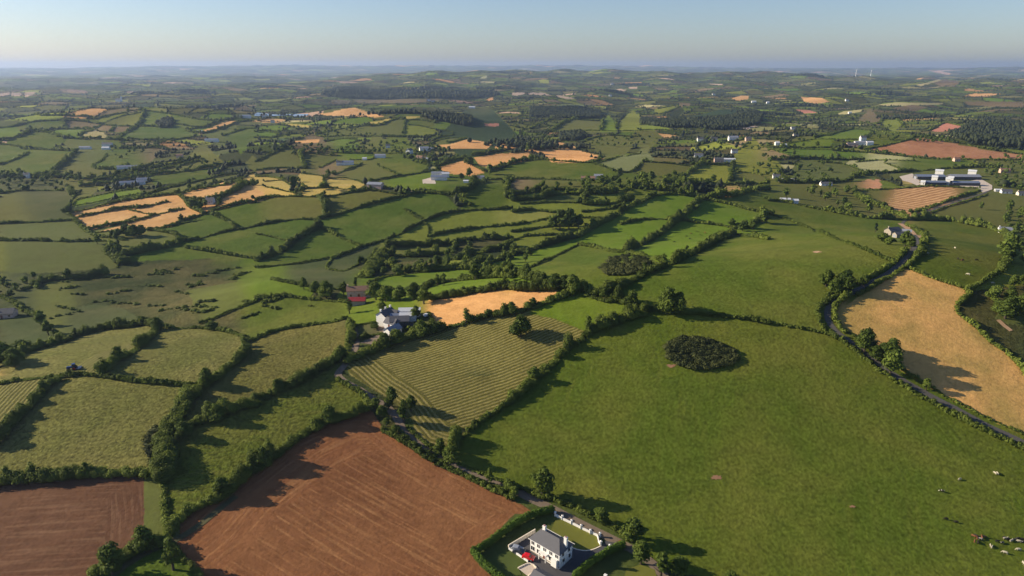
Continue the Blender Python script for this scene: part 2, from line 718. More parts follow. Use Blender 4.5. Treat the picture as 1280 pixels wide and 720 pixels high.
def raster(lines):
    m=np.zeros((PH,PW),bool)
    for k,pts in lines:
        # short extension at the two ends closes small gaps
        p=[np.array(q) for q in pts]
        e0=p[0]-p[1]; e1=p[-1]-p[-2]
        p[0]=p[0]+e0/np.linalg.norm(e0)*2.5; p[-1]=p[-1]+e1/np.linalg.norm(e1)*2.5
        for a,b in zip(p[:-1],p[1:]):
            n=int(max(abs(b-a))*2)+2
            t=np.linspace(0,1,n)[:,None]; q=a+(b-a)*t
            for dx,dy in ((0,0),(.5,0),(0,.5),(.5,.5)):
                xi=(q[:,0]+dx-.25).astype(int); yi=(q[:,1]+dy-.25).astype(int)
                ok=(xi>=0)&(xi<PW)&(yi>=0)&(yi<PH); m[yi[ok],xi[ok]]=True
    return m
def flood(mask,seeds):
    lab=np.zeros((PH,PW),np.int16); names=[];types=[];lim=[0]
    idx={}
    for x,y,ty,l,nm in seeds:
        if nm not in idx: idx[nm]=len(names)+1; names.append(nm); types.append(ty)
        i=idx[nm]
        xi,yi=int(min(max(x,0),PW-1)),int(min(max(y,0),PH-1))
        if mask[yi,xi]: print('seed on line',nm,x,y)
        lab[yi,xi]=len(lim); lim.append((i,l if l else (9999 if y>360 or nm in ('tan striped field','long top pasture','long back pasture') else 120)))
    limv=np.array([0]+[l[1] for l in lim[1:]]); sid=np.array([0]+[l[0] for l in lim[1:]])
    for it in range(900):
        act=np.where(limv>it,1,0); act[0]=0
        src=np.where(act[lab]>0,lab,0)
        new=np.zeros_like(lab)
        for sh,ax in ((1,0),(-1,0),(1,1),(-1,1)):
            r=np.roll(src,sh,ax)
            if ax==0:
                r[0 if sh==1 else -1,:]=0
            else: r[:,0 if sh==1 else -1]=0
            new=np.where(new==0,r,new)
        upd=(lab==0)&(~mask)&(new>0)
        if not upd.any(): break
        lab[upd]=new[upd]
    lab=sid[lab].astype(np.int16); lab[:134]=0
    for it in range(3):      # let the fields run under the hedge lines
        new=np.zeros_like(lab)
        for sh,ax in ((1,0),(-1,0),(1,1),(-1,1)):
            r=np.roll(lab,sh,ax); new=np.where(new==0,r,new)
        upd=(lab==0)&mask&(new>0)
        lab[upd]=new[upd]
    return lab,names,types
def inpoly(x,y,poly):
    c=np.zeros(np.shape(x),bool); n=len(poly)
    for i in range(n):
        x1,y1=poly[i]; x2,y2=poly[(i+1)%n]
        if y1==y2: continue
        c^=((y1>y)!=(y2>y))&(x<(x2-x1)*(y-y1)/(y2-y1)+x1)
    return c
# ======================= the lie of the land =======================
def ray(x,y):
    x=np.asarray(x,float); y=np.asarray(y,float)
    cx=(x-640)/F; cyy=-(y-360)/F
    dx=cx; dy=cp+cyy*sp; dz=-sp+cyy*cp
    return dx,dy,dz
def flat(x,y):
    dx,dy,dz=ray(x,y); t=-CAMZ/dz
    return float(dx*t),float(dy*t)
HILLS=[(890,452,42,125,76),(600,430,12,80,50),(800,262,24,120,80),(905,345,12,100,50),(1160,188,22,190,90),(190,152,44,230,110),
       (438,142,34,120,80),(490,158,30,150,80),(358,196,26,110,60),(350,392,16,45,32),(700,208,16,150,60),
       (240,258,15,130,60),(90,310,8,120,50),(600,182,14,130,80),(1000,180,14,150,90),(60,175,22,160,90),(100,520,13,70,45),(330,560,9,60,50),
       (1100,345,9,80,60),(1310,425,30,115,110),(90,470,5,60,40),(1150,430,6,60,60),(590,265,10,110,50),(440,265,16,110,60),(560,350,6,70,30),(1090,250,-4,90,60),(30,225,-5,150,80)]
HG=[(*flat(a,b),h,sx,sy) for a,b,h,sx,sy in HILLS]
_r=random.Random(5)
WV=[]
for lam,amp,cls in [(260,1,0),(340,1.2,0),(430,1.4,0),(520,1.6,0),(610,1.6,0),(700,1.6,0),(900,1.7,0),(1150,1.8,0),
                    (1700,8,1),(2300,9,1),(3100,9,1),(4300,10,1)]:
    a=_r.uniform(0,math.pi); WV.append((math.cos(a)*2*math.pi/lam,math.sin(a)*2*math.pi/lam,_r.uniform(0,6.28),amp,cls))
def sstep(a,b,x):
    t=np.clip((x-a)/(b-a),0,1); return t*t*(3-2*t)
def H(x,y):
    x=np.asarray(x,float); y=np.asarray(y,float)
    r=np.hypot(x,y); z=np.zeros_like(r)
    for gx,gy,h,sx,sy in HG:
        z+=h*np.exp(-0.5*(((x-gx)/sx)**2+((y-gy)/sy)**2))
    a0=0.25+0.75*sstep(400,1200,r)+1.9*sstep(1400,3500,r)
    a1=sstep(2600,6500,r)
    for kx,ky,ph,amp,c in WV:
        z+=amp*(a0 if c==0 else a1)*np.sin(kx*x+ky*y+ph)
    z-=10*sstep(1500,3000,r)*(1-sstep(5000,9000,r))
    th=np.arctan2(x,y)
    # the long ridge on the centre and right horizon
    ridge=sstep(-0.30,-0.12,th)*(1-0.55*sstep(0.28,0.50,th))
    z+=ridge*(78+6*np.sin(th*17+1)+4*np.sin(th*41+.5)+2*np.sin(th*97))*np.exp(-0.5*((r-8200-900*np.sin(th*9))/1700)**2)
    z-=25*(1-ridge)*sstep(4000,9000,r)*(1-sstep(16000,24000,r))
    # pale far hills
    z+=(118+45*np.sin(th*5+2.2)+16*np.sin(th*13)+8*np.sin(th*37))*sstep(18000,26000,r)
    return z
def grid():
    # distances follow the size of a picture point, then a fixed ratio
    rs=[34.0]; r=34.0
    while r<30000:
        dr=0.80*(r*r+CAMZ*CAMZ)/(CAMZ*F)
        r+=min(dr,0.0072*r) if r>165 else max(dr,3.0)
        rs.append(r)
    rs=np.array(rs)
    th=np.concatenate([np.linspace(-1.75,-0.80,50)[:-1],np.linspace(-0.80,-0.655,90)[:-1],np.linspace(-0.655,0.655,1330),np.linspace(0.655,0.80,90)[1:],np.linspace(0.80,1.75,50)[1:]])
    X=(rs[:,None]*np.sin(th)[None]); Y=(rs[:,None]*np.cos(th)[None]); return rs,th,X,Y,H(X,Y)
GR,GT,GX,GY,GZ=grid()
def U(x,y):
    """where the line of sight through photo pixel (x,y) meets the land"""
    dx,dy,dz=[np.atleast_1d(v) for v in ray(x,y)]
    hl=np.hypot(dx,dy); th=np.arctan2(dx,dy); out=np.empty((len(dx),3))
    for s in range(0,len(dx),3000):
        e=slice(s,s+3000); t=th[e]; j=np.clip(np.searchsorted(GT,t)-1,0,len(GT)-2); f=(t-GT[j])/(GT[j+1]-GT[j])
        df=(CAMZ+(dz[e]/hl[e])[None]*GR[:,None])-(GZ[:,j]*(1-f)+GZ[:,j+1]*f)
        i=np.argmax(df<=0,axis=0); i=np.where((df<=0).any(axis=0),i,len(GR)-1); i=np.maximum(i,1); k=np.arange(len(t))
        a,b=df[i-1,k],df[i,k]; q=np.clip(a/np.where(np.abs(a-b)<1e-9,1,a-b),0,1); r=GR[i-1]+(GR[i]-GR[i-1])*q
        X=dx[e]/hl[e]*r; Y=dy[e]/hl[e]*r; out[e]=np.stack([X,Y,H(X,Y)],1)
    return out
def P1(x,y): return Vector(U([x],[y])[0])
def proj(p):
    p=np.asarray(p,float); x,y,z=p[...,0],p[...,1],p[...,2]-CAMZ
    d=y*cp-z*sp; d=np.where(np.abs(d)<1e-3,1e-3,d)
    u=x/d*F+640; v=360-(y*sp+z*cp)/d*F
    return u,v,d
# ======================= mesh helpers =======================
def new_mesh(name,V,faces_flat,counts,mats=(),smooth=False,col=None,colname='tint'):
    me=bpy.data.meshes.new(name)
    V=np.asarray(V,np.float32); nv=len(V); fl=np.asarray(faces_flat,np.int32); cn=np.asarray(counts,np.int32)
    me.vertices.add(nv); me.vertices.foreach_set('co',V.ravel())
    me.loops.add(len(fl)); me.loops.foreach_set('vertex_index',fl)
    me.polygons.add(len(cn)); st=np.concatenate([[0],np.cumsum(cn)[:-1]]).astype(np.int32)
    me.polygons.foreach_set('loop_start',st); me.polygons.foreach_set('loop_total',cn)
    if smooth: me.polygons.foreach_set('use_smooth',np.ones(len(cn),bool))
    me.update(calc_edges=True)
    if col is not None:
        a=me.attributes.new(colname,'FLOAT','POINT'); a.data.foreach_set('value',np.asarray(col,np.float32))
    for m in mats: me.materials.append(m)
    return me
def link(name,me,parent=None,loc=None):
    o=bpy.data.objects.new(name,me); COLL.objects.link(o)
    if parent is not None: o.parent=parent
    if loc is not None: o.location=loc
    return o
LABELS={}
def tag(o,label=None,cat=None,group=None,kind=None):
    if label:
        o['label']=label; LABELS.setdefault(label,[]).append(o)
    if cat: o['category']=cat
    if group: o['group']=group
    if kind: o['kind']=kind
    return o
def empty(name,loc,rz=0.0):
    o=bpy.data.objects.new(name,None); COLL.objects.link(o); o.location=loc; o.rotation_euler=(0,0,rz); o.empty_display_size=0.5
    return o
class MB:
    def __init__(s): s.v=[]; s.f=[]
    def add(s,vs,fs):
        b=len(s.v); s.v+= [tuple(v) for v in vs]; s.f+=[tuple(i+b for i in f) for f in fs]; return s
    def box(s,x0,x1,y0,y1,z0,z1):
        return s.add([(x0,y0,z0),(x1,y0,z0),(x1,y1,z0),(x0,y1,z0),(x0,y0,z1),(x1,y0,z1),(x1,y1,z1),(x0,y1,z1)],
              [(3,2,1,0),(4,5,6,7),(0,1,5,4),(1,2,6,5),(2,3,7,6),(3,0,4,7)])
    def rbox(s,c,u,l,w,z0,z1):
        """box along unit vector u centred at c"""
        ux,uy=u; px,py=-uy,ux; q=[]
        for z in (z0,z1):
            for a,b in ((-1,-1),(1,-1),(1,1),(-1,1)): q.append((c[0]+ux*a*l/2+px*b*w/2,c[1]+uy*a*l/2+py*b*w/2,z))
        return s.add(q,[(3,2,1,0),(4,5,6,7),(0,1,5,4),(1,2,6,5),(2,3,7,6),(3,0,4,7)])
    def tube(s,a,b,r0,r1,n=7):
        a=Vector(a); b=Vector(b); d=(b-a).normalized(); e=d.orthogonal().normalized(); g=d.cross(e)
        vs=[a+(e*math.cos(t)+g*math.sin(t))*r0 for t in [2*math.pi*i/n for i in range(n)]]+[b+(e*math.cos(t)+g*math.sin(t))*r1 for t in [2*math.pi*i/n for i in range(n)]]
        fs=[(i,(i+1)%n,n+(i+1)%n,n+i) for i in range(n)]+[tuple(range(n-1,-1,-1)),tuple(range(n,2*n))]
        return s.add(vs,fs)
    def build(s,name,mat,parent=None,smooth=False):
        me=bpy.data.meshes.new(name); me.from_pydata(s.v,[],s.f); me.update()
        if smooth: me.polygons.foreach_set('use_smooth',[True]*len(me.polygons))
        me.materials.append(mat)
        return link(name,me,parent)
# ======================= materials =======================
def mat_new(name):
    m=bpy.data.materials.new(name); m.use_nodes=True; n=m.node_tree; n.nodes.clear()
    o=n.nodes.new('ShaderNodeOutputMaterial'); p=n.nodes.new('ShaderNodeBsdfPrincipled'); n.links.new(p.outputs[0],o.inputs[0])
    p.inputs['Specular IOR Level'].default_value=0.2; p.inputs['Roughness'].default_value=0.9
    return m,n,p,o
def N(n,t,**k):
    d=n.nodes.new(t)
    for a,b in k.items(): setattr(d,a,b)
    return d
def mth(n,op,a,b=None,c=None,clamp=False):
    d=n.nodes.new('ShaderNodeMath'); d.operation=op; d.use_clamp=clamp
    for i,v in enumerate((a,b,c)):
        if v is None: continue
        if isinstance(v,(int,float)): d.inputs[i].default_value=v
        else: n.links.new(v,d.inputs[i])
    return d.outputs[0]
def mixc(n,f,a,b,bt='MIX'):
    d=n.nodes.new('ShaderNodeMix'); d.data_type='RGBA'; d.blend_type=bt
    for s,v in ((d.inputs[0],f),(d.inputs[6],a),(d.inputs[7],b)):
        if isinstance(v,(int,float)): s.default_value=v
        elif isinstance(v,tuple): s.default_value=v if len(v)==4 else (*v,1)
        else: n.links.new(v,s)
    return d.outputs[2]
def simple(name,col,rough=0.85,var=0.25,scale=0.6,spec=0.2,metal=0.0,bump=0.0):
    m,n,p,o=mat_new(name)
    tc=N(n,'ShaderNodeNewGeometry'); nz=N(n,'ShaderNodeTexNoise'); nz.inputs['Scale'].default_value=scale; nz.inputs['Detail'].default_value=5
    n.links.new(tc.outputs['Position'],nz.inputs['Vector'])
    f=mth(n,'MULTIPLY_ADD',nz.outputs[0],var*2,1-var)
    v=N(n,'ShaderNodeVectorMath',operation='SCALE'); v.inputs[0].default_value=col; n.links.new(f,v.inputs['Scale'])
    n.links.new(v.outputs[0],p.inputs['Base Color']); p.inputs['Roughness'].default_value=rough
    p.inputs['Specular IOR Level'].default_value=spec; p.inputs['Metallic'].default_value=metal
    if bump:
        b=N(n,'ShaderNodeBump'); b.inputs['Strength'].default_value=bump; b.inputs['Distance'].default_value=0.3
        n.links.new(nz.outputs[0],b.inputs['Height']); n.links.new(b.outputs[0],p.inputs['Normal'])
    return m
def foliage(name,c1,c2,trans=0.22):
    m,n,p,o=mat_new(name)
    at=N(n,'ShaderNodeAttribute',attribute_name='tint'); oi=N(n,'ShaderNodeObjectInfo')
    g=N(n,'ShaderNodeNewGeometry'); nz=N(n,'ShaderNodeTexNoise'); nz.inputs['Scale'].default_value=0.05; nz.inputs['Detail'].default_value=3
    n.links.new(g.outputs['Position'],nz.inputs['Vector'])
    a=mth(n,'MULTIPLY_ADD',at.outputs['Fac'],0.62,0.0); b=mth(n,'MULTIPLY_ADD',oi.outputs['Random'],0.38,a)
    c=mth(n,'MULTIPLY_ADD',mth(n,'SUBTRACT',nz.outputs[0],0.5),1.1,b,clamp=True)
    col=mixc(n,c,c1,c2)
    n.links.new(col,p.inputs['Base Color']); p.inputs['Roughness'].default_value=0.75; p.inputs['Specular IOR Level'].default_value=0.12
    tr=N(n,'ShaderNodeBsdfTranslucent'); n.links.new(col,tr.inputs[0])
    mx=N(n,'ShaderNodeMixShader'); mx.inputs[0].default_value=trans
    n.links.new(p.outputs[0],mx.inputs[1]); n.links.new(tr.outputs[0],mx.inputs[2]); n.links.new(mx.outputs[0],o.inputs[0])
    return m
MAT=dict(
 hedge=foliage('hedge_leaves',(0.034,0.054,0.010),(0.190,0.235,0.038),.32),
 tree=foliage('tree_leaves',(0.028,0.050,0.009),(0.155,0.205,0.034),.30),
 dark=foliage('conifer_leaves',(0.012,0.026,0.012),(0.035,0.060,0.022),0.1),
 gorse=foliage('gorse_leaves',(0.026,0.036,0.012),(0.140,0.150,0.045),0.2),
 clip=foliage('clipped_leaves',(0.045,0.085,0.012),(0.115,0.19,0.022)),
 far=foliage('far_leaves',(0.014,0.022,0.012),(0.048,0.060,0.024),0.1),
 rust=foliage('rust_leaves',(0.12,0.05,0.01),(0.3,0.16,0.03)),
 bark=simple('bark',(0.06,0.048,0.035),0.95,0.3,2.0),
 white=simple('white_render',(0.72,0.70,0.66),0.8,0.06,0.8),
 cream=simple('cream_render',(0.68,0.60,0.48),0.8,0.08,0.8),
 pink=simple('pinkish_render',(0.55,0.38,0.30),0.85,0.15,0.8),
 stone=simple('stone_wall',(0.30,0.26,0.21),0.9,0.3,2.0),
 slate=simple('slate_roof',(0.085,0.085,0.095),0.7,0.2,1.5,0.35),
 greyroof=simple('grey_sheet_roof',(0.22,0.235,0.27),0.5,0.12,0.5,0.5),
 blueroof=simple('blue_grey_roof',(0.15,0.18,0.25),0.5,0.12,0.5,0.5),
 lightroof=simple('light_sheet_roof',(0.55,0.56,0.58),0.55,0.1,0.5,0.4),
 redroof=simple('red_sheet_roof',(0.26,0.02,0.022),0.5,0.12,0.7,0.4),
 brownroof=simple('brown_tile_roof',(0.22,0.13,0.09),0.85,0.2,1.0),
 darkwall=simple('dark_cladding',(0.07,0.07,0.075),0.7,0.2,1.0),
 glass=simple('window_glass',(0.02,0.024,0.03),0.12,0.1,1.0,0.6),
 door=simple('painted_door',(0.16,0.05,0.03),0.5,0.1,1.0),
 tarmac=simple('tarmac',(0.072,0.070,0.074),0.9,0.18,0.35),
 road=simple('road_asphalt',(0.085,0.078,0.070),0.9,0.18,0.25),
 gravel=simple('gravel_lane',(0.17,0.13,0.095),0.95,0.3,0.5),
 dirt=simple('bare_track',(0.40,0.25,0.14),0.95,0.3,0.5),
 paving=simple('pale_paving',(0.50,0.42,0.34),0.85,0.12,1.5),
 lawn=simple('lawn_grass',(0.13,0.135,0.022),0.95,0.22,0.18,bump=0.3),
 yardgrass=simple('rough_lawn',(0.07,0.095,0.02),0.95,0.3,0.25),
 redpaint=simple('red_car_paint',(0.55,0.008,0.012),0.25,0.03,1.0,0.6),
 silver=simple('silver_car_paint',(0.35,0.37,0.40),0.3,0.03,1.0,0.6,0.3),
 greypaint=simple('dark_car_paint',(0.05,0.055,0.07),0.3,0.03,1.0,0.6),
 whitepaint=simple('white_paint',(0.78,0.78,0.78),0.4,0.03,1.0,0.5),
 bluepaint=simple('blue_machine_paint',(0.02,0.05,0.16),0.4,0.1,1.0,0.5),
 orangepaint=simple('orange_machine_paint',(0.6,0.14,0.02),0.4,0.1,1.0,0.5),
 rubber=simple('tyre_rubber',(0.015,0.015,0.016),0.8,0.1,1.0),
 steel=simple('galvanised_steel',(0.5,0.52,0.55),0.4,0.08,1.0,0.5,0.5),
 cowblack=simple('black_white_hide',(0.022,0.018,0.016),0.8,0.1,1.0),
 cowbrown=simple('brown_hide',(0.16,0.06,0.03),0.8,0.2,1.0),
 cowwhite=simple('cream_hide',(0.40,0.36,0.27),0.8,0.06,1.0),
 verge=simple('grassy_track',(0.085,0.078,0.035),0.95,0.3,0.4),
 soil=simple('bare_soil',(0.24,0.13,0.075),0.95,0.3,0.8),
)
# piebald coat
def piebald():
    m,n,p,o=mat_new('piebald_hide')
    tc=N(n,'ShaderNodeTexCoord'); oi=N(n,'ShaderNodeObjectInfo'); va=N(n,'ShaderNodeVectorMath',operation='ADD')
    n.links.new(tc.outputs['Object'],va.inputs[0]); n.links.new(oi.outputs['Random'],va.inputs[1])
    nz=N(n,'ShaderNodeTexNoise'); nz.inputs['Scale'].default_value=1.1; n.links.new(va.outputs[0],nz.inputs['Vector'])
    s=mth(n,'GREATER_THAN',nz.outputs[0],0.53)
    n.links.new(mixc(n,s,(0.02,0.017,0.015),(0.7,0.66,0.58)),p.inputs['Base Color'])
    return m
MAT['piebald']=piebald()
# ======================= fields: colours by kind of crop =======================
# kind: (base, second tone, tuft, row amount, mottle)
CROP=dict(
 gp=((0.068,0.103,0.011),(0.115,0.122,0.022),1.1,.34,.8), gb=((0.092,0.148,0.012),(0.130,0.150,0.026),.6,.25,.55),
 go=((0.108,0.112,0.028),(0.085,0.105,0.022),.40,.12,.55), gd=((0.060,0.076,0.024),(0.090,0.088,0.034),.50,.10,.7),
 gpl=((0.17,0.19,0.08),(0.13,0.16,0.05),.2,.3,.4), ob=((0.14,0.125,0.045),(0.105,0.11,0.03),.4,.12,.5),
 rg=((0.160,0.138,0.040),(0.084,0.090,0.018),1.8,.45,.7), rgg=((0.092,0.114,0.016),(0.155,0.134,0.036),1.8,.4,.7),
 hay=((0.085,0.082,0.018),(0.200,0.172,0.060),.7,1.0,.3), hayt=((0.30,0.16,0.070),(0.56,0.35,0.17),.3,1.0,.2),
 tan=((0.50,0.265,0.100),(0.62,0.37,0.155),.35,.5,.6), tnp=((0.56,0.335,0.120),(0.190,0.175,0.048),.6,.40,1.0),
 tnr=((0.30,0.125,0.060),(0.42,0.20,0.10),.3,.6,.6), tnb=((0.26,0.17,0.08),(0.20,0.14,0.07),.3,.5,.5),
 red=((0.150,0.064,0.028),(0.275,0.140,0.060),.6,.88,.35), redd=((0.125,0.056,0.029),(0.215,0.112,0.060),.6,.75,.35),
 red2=((0.42,0.18,0.12),(0.34,0.15,0.10),.3,.2,.4), pch=((0.50,0.33,0.22),(0.45,0.33,0.22),.2,.2,.4),
 scr=((0.036,0.050,0.015),(0.098,0.086,0.030),1.6,.35,1.0), yl=((0.36,0.29,0.075),(0.42,0.29,0.10),.3,.2,.5),
 yl2=((0.22,0.21,0.045),(0.17,0.18,0.035),.4,.2,.5), yg=((0.170,0.185,0.026),(0.105,0.13,0.022),.45,.15,.6),
 ylp=((0.36,0.33,0.15),(0.28,0.24,0.10),.3,.2,.5), yb=((0.17,0.22,0.03),(0.13,0.17,0.03),.3,.2,.4),
 dun=((0.16,0.115,0.060),(0.12,0.105,0.045),.5,.2,.6), dgn=((0.032,0.055,0.020),(0.045,0.062,0.024),.4,.3,.5),
 yard=((0.060,0.075,0.022),(0.11,0.09,0.06),.6,.1,.8), gard=((0.055,0.078,0.018),(0.09,0.095,0.025),.6,.1,.6),
 verge=((0.060,0.085,0.018),(0.11,0.105,0.035),.9,.1,.7), org=((0.5,0.22,0.11),(0.4,0.2,0.11),.4,.2,.8),
 wood=((0.022,0.032,0.012),(0.030,0.040,0.014),.6,0,.5))
CK=list(CROP); 
LINES,SEEDS=parse()
MASK=raster(LINES)
LAB,NAMES,TYPES=flood(MASK,SEEDS)
print('survey',round(time.time()-T0,1))
# ---- far patchwork of fields (Voronoi) ----
def far_sites():
    g=np.random.default_rng(3); out=[]
    r=140.0
    while r<30000:
        s=52+0.0165*r if r>800 else 115-50*(r/800)**2; n=int(2.3*r/s); th=np.linspace(-1.15,1.15,n)+g.uniform(-.5,.5,n)*2.3/n*0.95
        rr=r+g.uniform(-.48,.48,n)*s; out.append(np.stack([rr*np.sin(th),rr*np.cos(th)],1)); r+=s*0.86
    return np.concatenate(out)
SITES=far_sites(); NS=len(SITES); print('sites',NS)
from mathutils.kdtree import KDTree
from mathutils.geometry import delaunay_2d_cdt
kd=KDTree(NS)
for i,(a,b) in enumerate(SITES): kd.insert((a,b,0),i)
kd.balance()
g=np.random.default_rng(4)
FK=['gp','go','gd','dun','tan','yg','gb','ob','scr','pch','wood','dgn','ylp']
SITE_KIND=g.choice(FK,NS,p=[.28,.22,.17,.07,.014,.06,.06,.06,.03,.010,.008,.003,.015])
SITE_VAR=g.choice([.62,.85,1.05,1.35,1.75],NS,p=[.2,.27,.25,.18,.10])*g.uniform(.9,1.1,NS)
# Voronoi edges
def voronoi_edges():
    res=delaunay_2d_cdt([Vector((a,b)) for a,b in SITES],[],[],0,1e-3)
    vs,_,fs,orig=res[0],res[1],res[2],res[3]
    P=np.array([(v.x,v.y) for v in vs]); Tt=np.array([f for f in fs if len(f)==3])
    A,B,Cc=P[Tt[:,0]],P[Tt[:,1]],P[Tt[:,2]]
    d=2*(A[:,0]*(B[:,1]-Cc[:,1])+B[:,0]*(Cc[:,1]-A[:,1])+Cc[:,0]*(A[:,1]-B[:,1]))
    a2,b2,c2=(A**2).sum(1),(B**2).sum(1),(Cc**2).sum(1)
    ux=(a2*(B[:,1]-Cc[:,1])+b2*(Cc[:,1]-A[:,1])+c2*(A[:,1]-B[:,1]))/d
    uy=(a2*(Cc[:,0]-B[:,0])+b2*(A[:,0]-Cc[:,0])+c2*(B[:,0]-A[:,0]))/d
    CC=np.stack([ux,uy],1); ed={}; out=[]
    for ti,t in enumerate(Tt):
        for i in range(3):
            k=(min(t[i],t[(i+1)%3]),max(t[i],t[(i+1)%3]))
            if k in ed:
                out.append((CC[ed[k]],CC[ti]))
            else: ed[k]=ti
    return np.array(out)
VE=voronoi_edges()
print('voronoi',len(VE),round(time.time()-T0,1))
def pix_code(u,v,r):
    """field number at photo pixel (0 = not surveyed), -1 = wood"""
    ui=np.clip(u,0,PW-1).astype(int); vi=np.clip(v,0,PH-1).astype(int)
    c=LAB[vi,ui].astype(int)
    mg=np.where(v<330,14,90); out=(u<-mg)|(u>PW+mg)|(v<80)
    c=np.where(out,0,c)
    return c
# ---- ground sheet ----
HEADS=[('red ploughed field',[(225,690),(262,662),(300,620),(340,590),(385,555),(440,530),(478,528)],17,2.2),
 ('red ploughed field',[(485,535),(510,556),(560,585),(600,606),(640,622),(666,640),(655,652),(610,680),(595,695)],9,2.2),
 ('striped hay field',[(436,462),(460,482),(495,508),(515,535),(530,553),(552,560)],13,2.0),
 ('dark ploughed field',[(0,610),(60,606),(120,601),(168,599),(172,640),(170,672)],9,2.2)]
def ground():
    rs,th=GR,GT; nr,nt=len(rs),len(th); X,Y,Z=GX.ravel(),GY.ravel(),GZ.ravel()
    r=np.hypot(X,Y)
    u,v,d=proj(np.stack([X,Y,Z],1)); u=np.where(d>0,u,-9999)
    # small wander so that edges of crops are not ruled
    code=pix_code(u,v,r)
    kid=np.full(len(X),-1)
    kn=np.array([CK.index(t) for t in TYPES])
    m=code>0; kid[m]=kn[code[m]-1]
    for ty,po in PATCH:
        xs=[q[0] for q in po]; ys=[q[1] for q in po]
        w_=np.where((u>min(xs)-1)&(u<max(xs)+1)&(v>min(ys)-1)&(v<max(ys)+1)&(r>300))[0]
        s=w_[inpoly(u[w_],v[w_],po)]; kid[s]=CK.index(ty); code[s]=500+PATCH.index((ty,po))
    for nm,po,h in WOODS:
        xs=[q[0] for q in po]; ys=[q[1] for q in po]
        w_=np.where((u>min(xs)-1)&(u<max(xs)+1)&(v>min(ys)-1)&(v<max(ys)+1)&(r>300))[0]
        kid[w_[inpoly(u[w_],v[w_],po)]]=CK.index('wood')
    var=np.ones(len(X)); rest=np.where(kid<0)[0]
    inn=(u[rest]>-14)&(u[rest]<PW+14); near=rest[(r[rest]<900)&inn]; kid[near]=CK.index('scr')
    far=rest[(r[rest]>=900)|(~inn)]
    fx=X[far]+12*np.sin(Y[far]*0.021); fy=Y[far]+12*np.sin(X[far]*0.017)
    ids=np.fromiter((kd.find((a,b,0))[1] for a,b in zip(fx.tolist(),fy.tolist())),dtype=np.int64,count=len(far))
    sk=np.array([CK.index(k) for k in SITE_KIND]); kid[far]=sk[ids]; var[far]=SITE_VAR[ids]*.95
    code[far]=1000+ids
    A=np.array([CROP[k][0] for k in CK])[kid]; B=np.array([CROP[k][1] for k in CK])[kid]
    Pm=np.array([CROP[k][2:5] for k in CK])[kid]
    hv=((np.abs(code)*7919+13)%1000)/1000.0
    var=var*(0.9+0.2*hv)
    warm=((code*104729+7)%997)/997.0-.5
    tone=np.stack([1+.16*warm,np.ones_like(warm),1-.12*warm],1)
    A=A*var[:,None]*tone; B=B*var[:,None]*tone
    # row directions
    ang=hv*math.pi; per=np.full(len(X),5.0)
    cx=np.cos(ang); cyy=np.sin(ang)
    for nm,(x1,y1,x2,y2,pd) in ROWS.items():
        if nm=='PATCH0': sel=(code==500); 
        elif nm in NAMES: sel=code==NAMES.index(nm)+1
        else: continue
        q=U([x1,x2],[y1,y2]); dd=q[1]-q[0]; L=math.hypot(dd[0],dd[1])
        cx[sel]=dd[0]/L; cyy[sel]=dd[1]/L; per[sel]=pd
    # bare borders between crops fade into each other; hedge lines keep them apart
    okm=(code>0)&(code<500)
    n_=len(NAMES)+1; TA=np.zeros((n_,9)); fi=np.full(n_,-1)
    cc=code[okm]; first=np.unique(cc,return_index=True)
    for c_,i_ in zip(*first):
        g_i=np.where(okm)[0][i_]; TA[c_]=np.concatenate([A[g_i],B[g_i],Pm[g_i]])
    y0,y1=134,470; IM=TA[LAB[y0:y1]].astype(np.float32); bar=(MASK[y0:y1]|(LAB[y0:y1]==0)); fr=(~bar).astype(np.float32)[...,None]
    src=IM.copy()
    for it in range(42):
        acc=IM.copy(); wt=np.ones_like(fr)
        for sh,ax in ((2,0),(-2,0),(2,1),(-2,1)):
            f2=np.roll(fr,sh,ax)*np.roll(fr,sh//2,ax); acc+=np.roll(IM,sh,ax)*f2; wt+=f2
        IM=np.where(fr>0,acc/wt,IM)
    e=np.where(okm&(v>=y0)&(v<y1)&(u>=0)&(u<PW))[0]; ui=u[e].astype(int); vi=v[e].astype(int)-y0
    k=~bar[vi,ui]; e=e[k]; q=IM[vi[k],ui[k]]; A[e]=q[:,:3]; B[e]=q[:,3:6]; Pm[e,0]=q[:,6]; Pm[e,2]=q[:,8]
    uu=(-cyy*X+cx*Y)/per; vv=(cx*X+cyy*Y)
    # headlands: rows that follow the edge of the field
    for nm,pts,wd,pd in HEADS:
        sel=np.where(code==NAMES.index(nm)+1)[0]
        pp=[]
        for (x1,y1_),(x2,y2_) in zip(pts[:-1],pts[1:]):
            for t in np.linspace(0,1,24)[:-1]: pp.append((x1+(x2-x1)*t,y1_+(y2_-y1_)*t))
        pp=np.array(pp); Wq=U(pp[:,0],pp[:,1])[:,:2]
        for _ in range(8): Wq[1:-1]=(Wq[:-2]+2*Wq[1:-1]+Wq[2:])/4
        S_=np.concatenate([[0],np.cumsum(np.hypot(*np.diff(Wq,axis=0).T))]); tg=np.gradient(Wq,axis=0); tg/=np.linalg.norm(tg,axis=1)[:,None]
        for s0 in range(0,len(sel),20000):
            se=sel[s0:s0+20000]; dx_=X[se][:,None]-Wq[:,0]; dy_=Y[se][:,None]-Wq[:,1]; d2=dx_**2+dy_**2; j_=d2.argmin(1); ar=np.arange(len(se))
            perp=np.abs(-tg[j_,1]*dx_[ar,j_]+tg[j_,0]*dy_[ar,j_]); m_=(np.sqrt(d2[ar,j_])<wd)
            uu[se[m_]]=perp[m_]/pd; vv[se[m_]]=S_[j_[m_]]
            if nm.startswith('red'): A[se[m_]]*=1.12
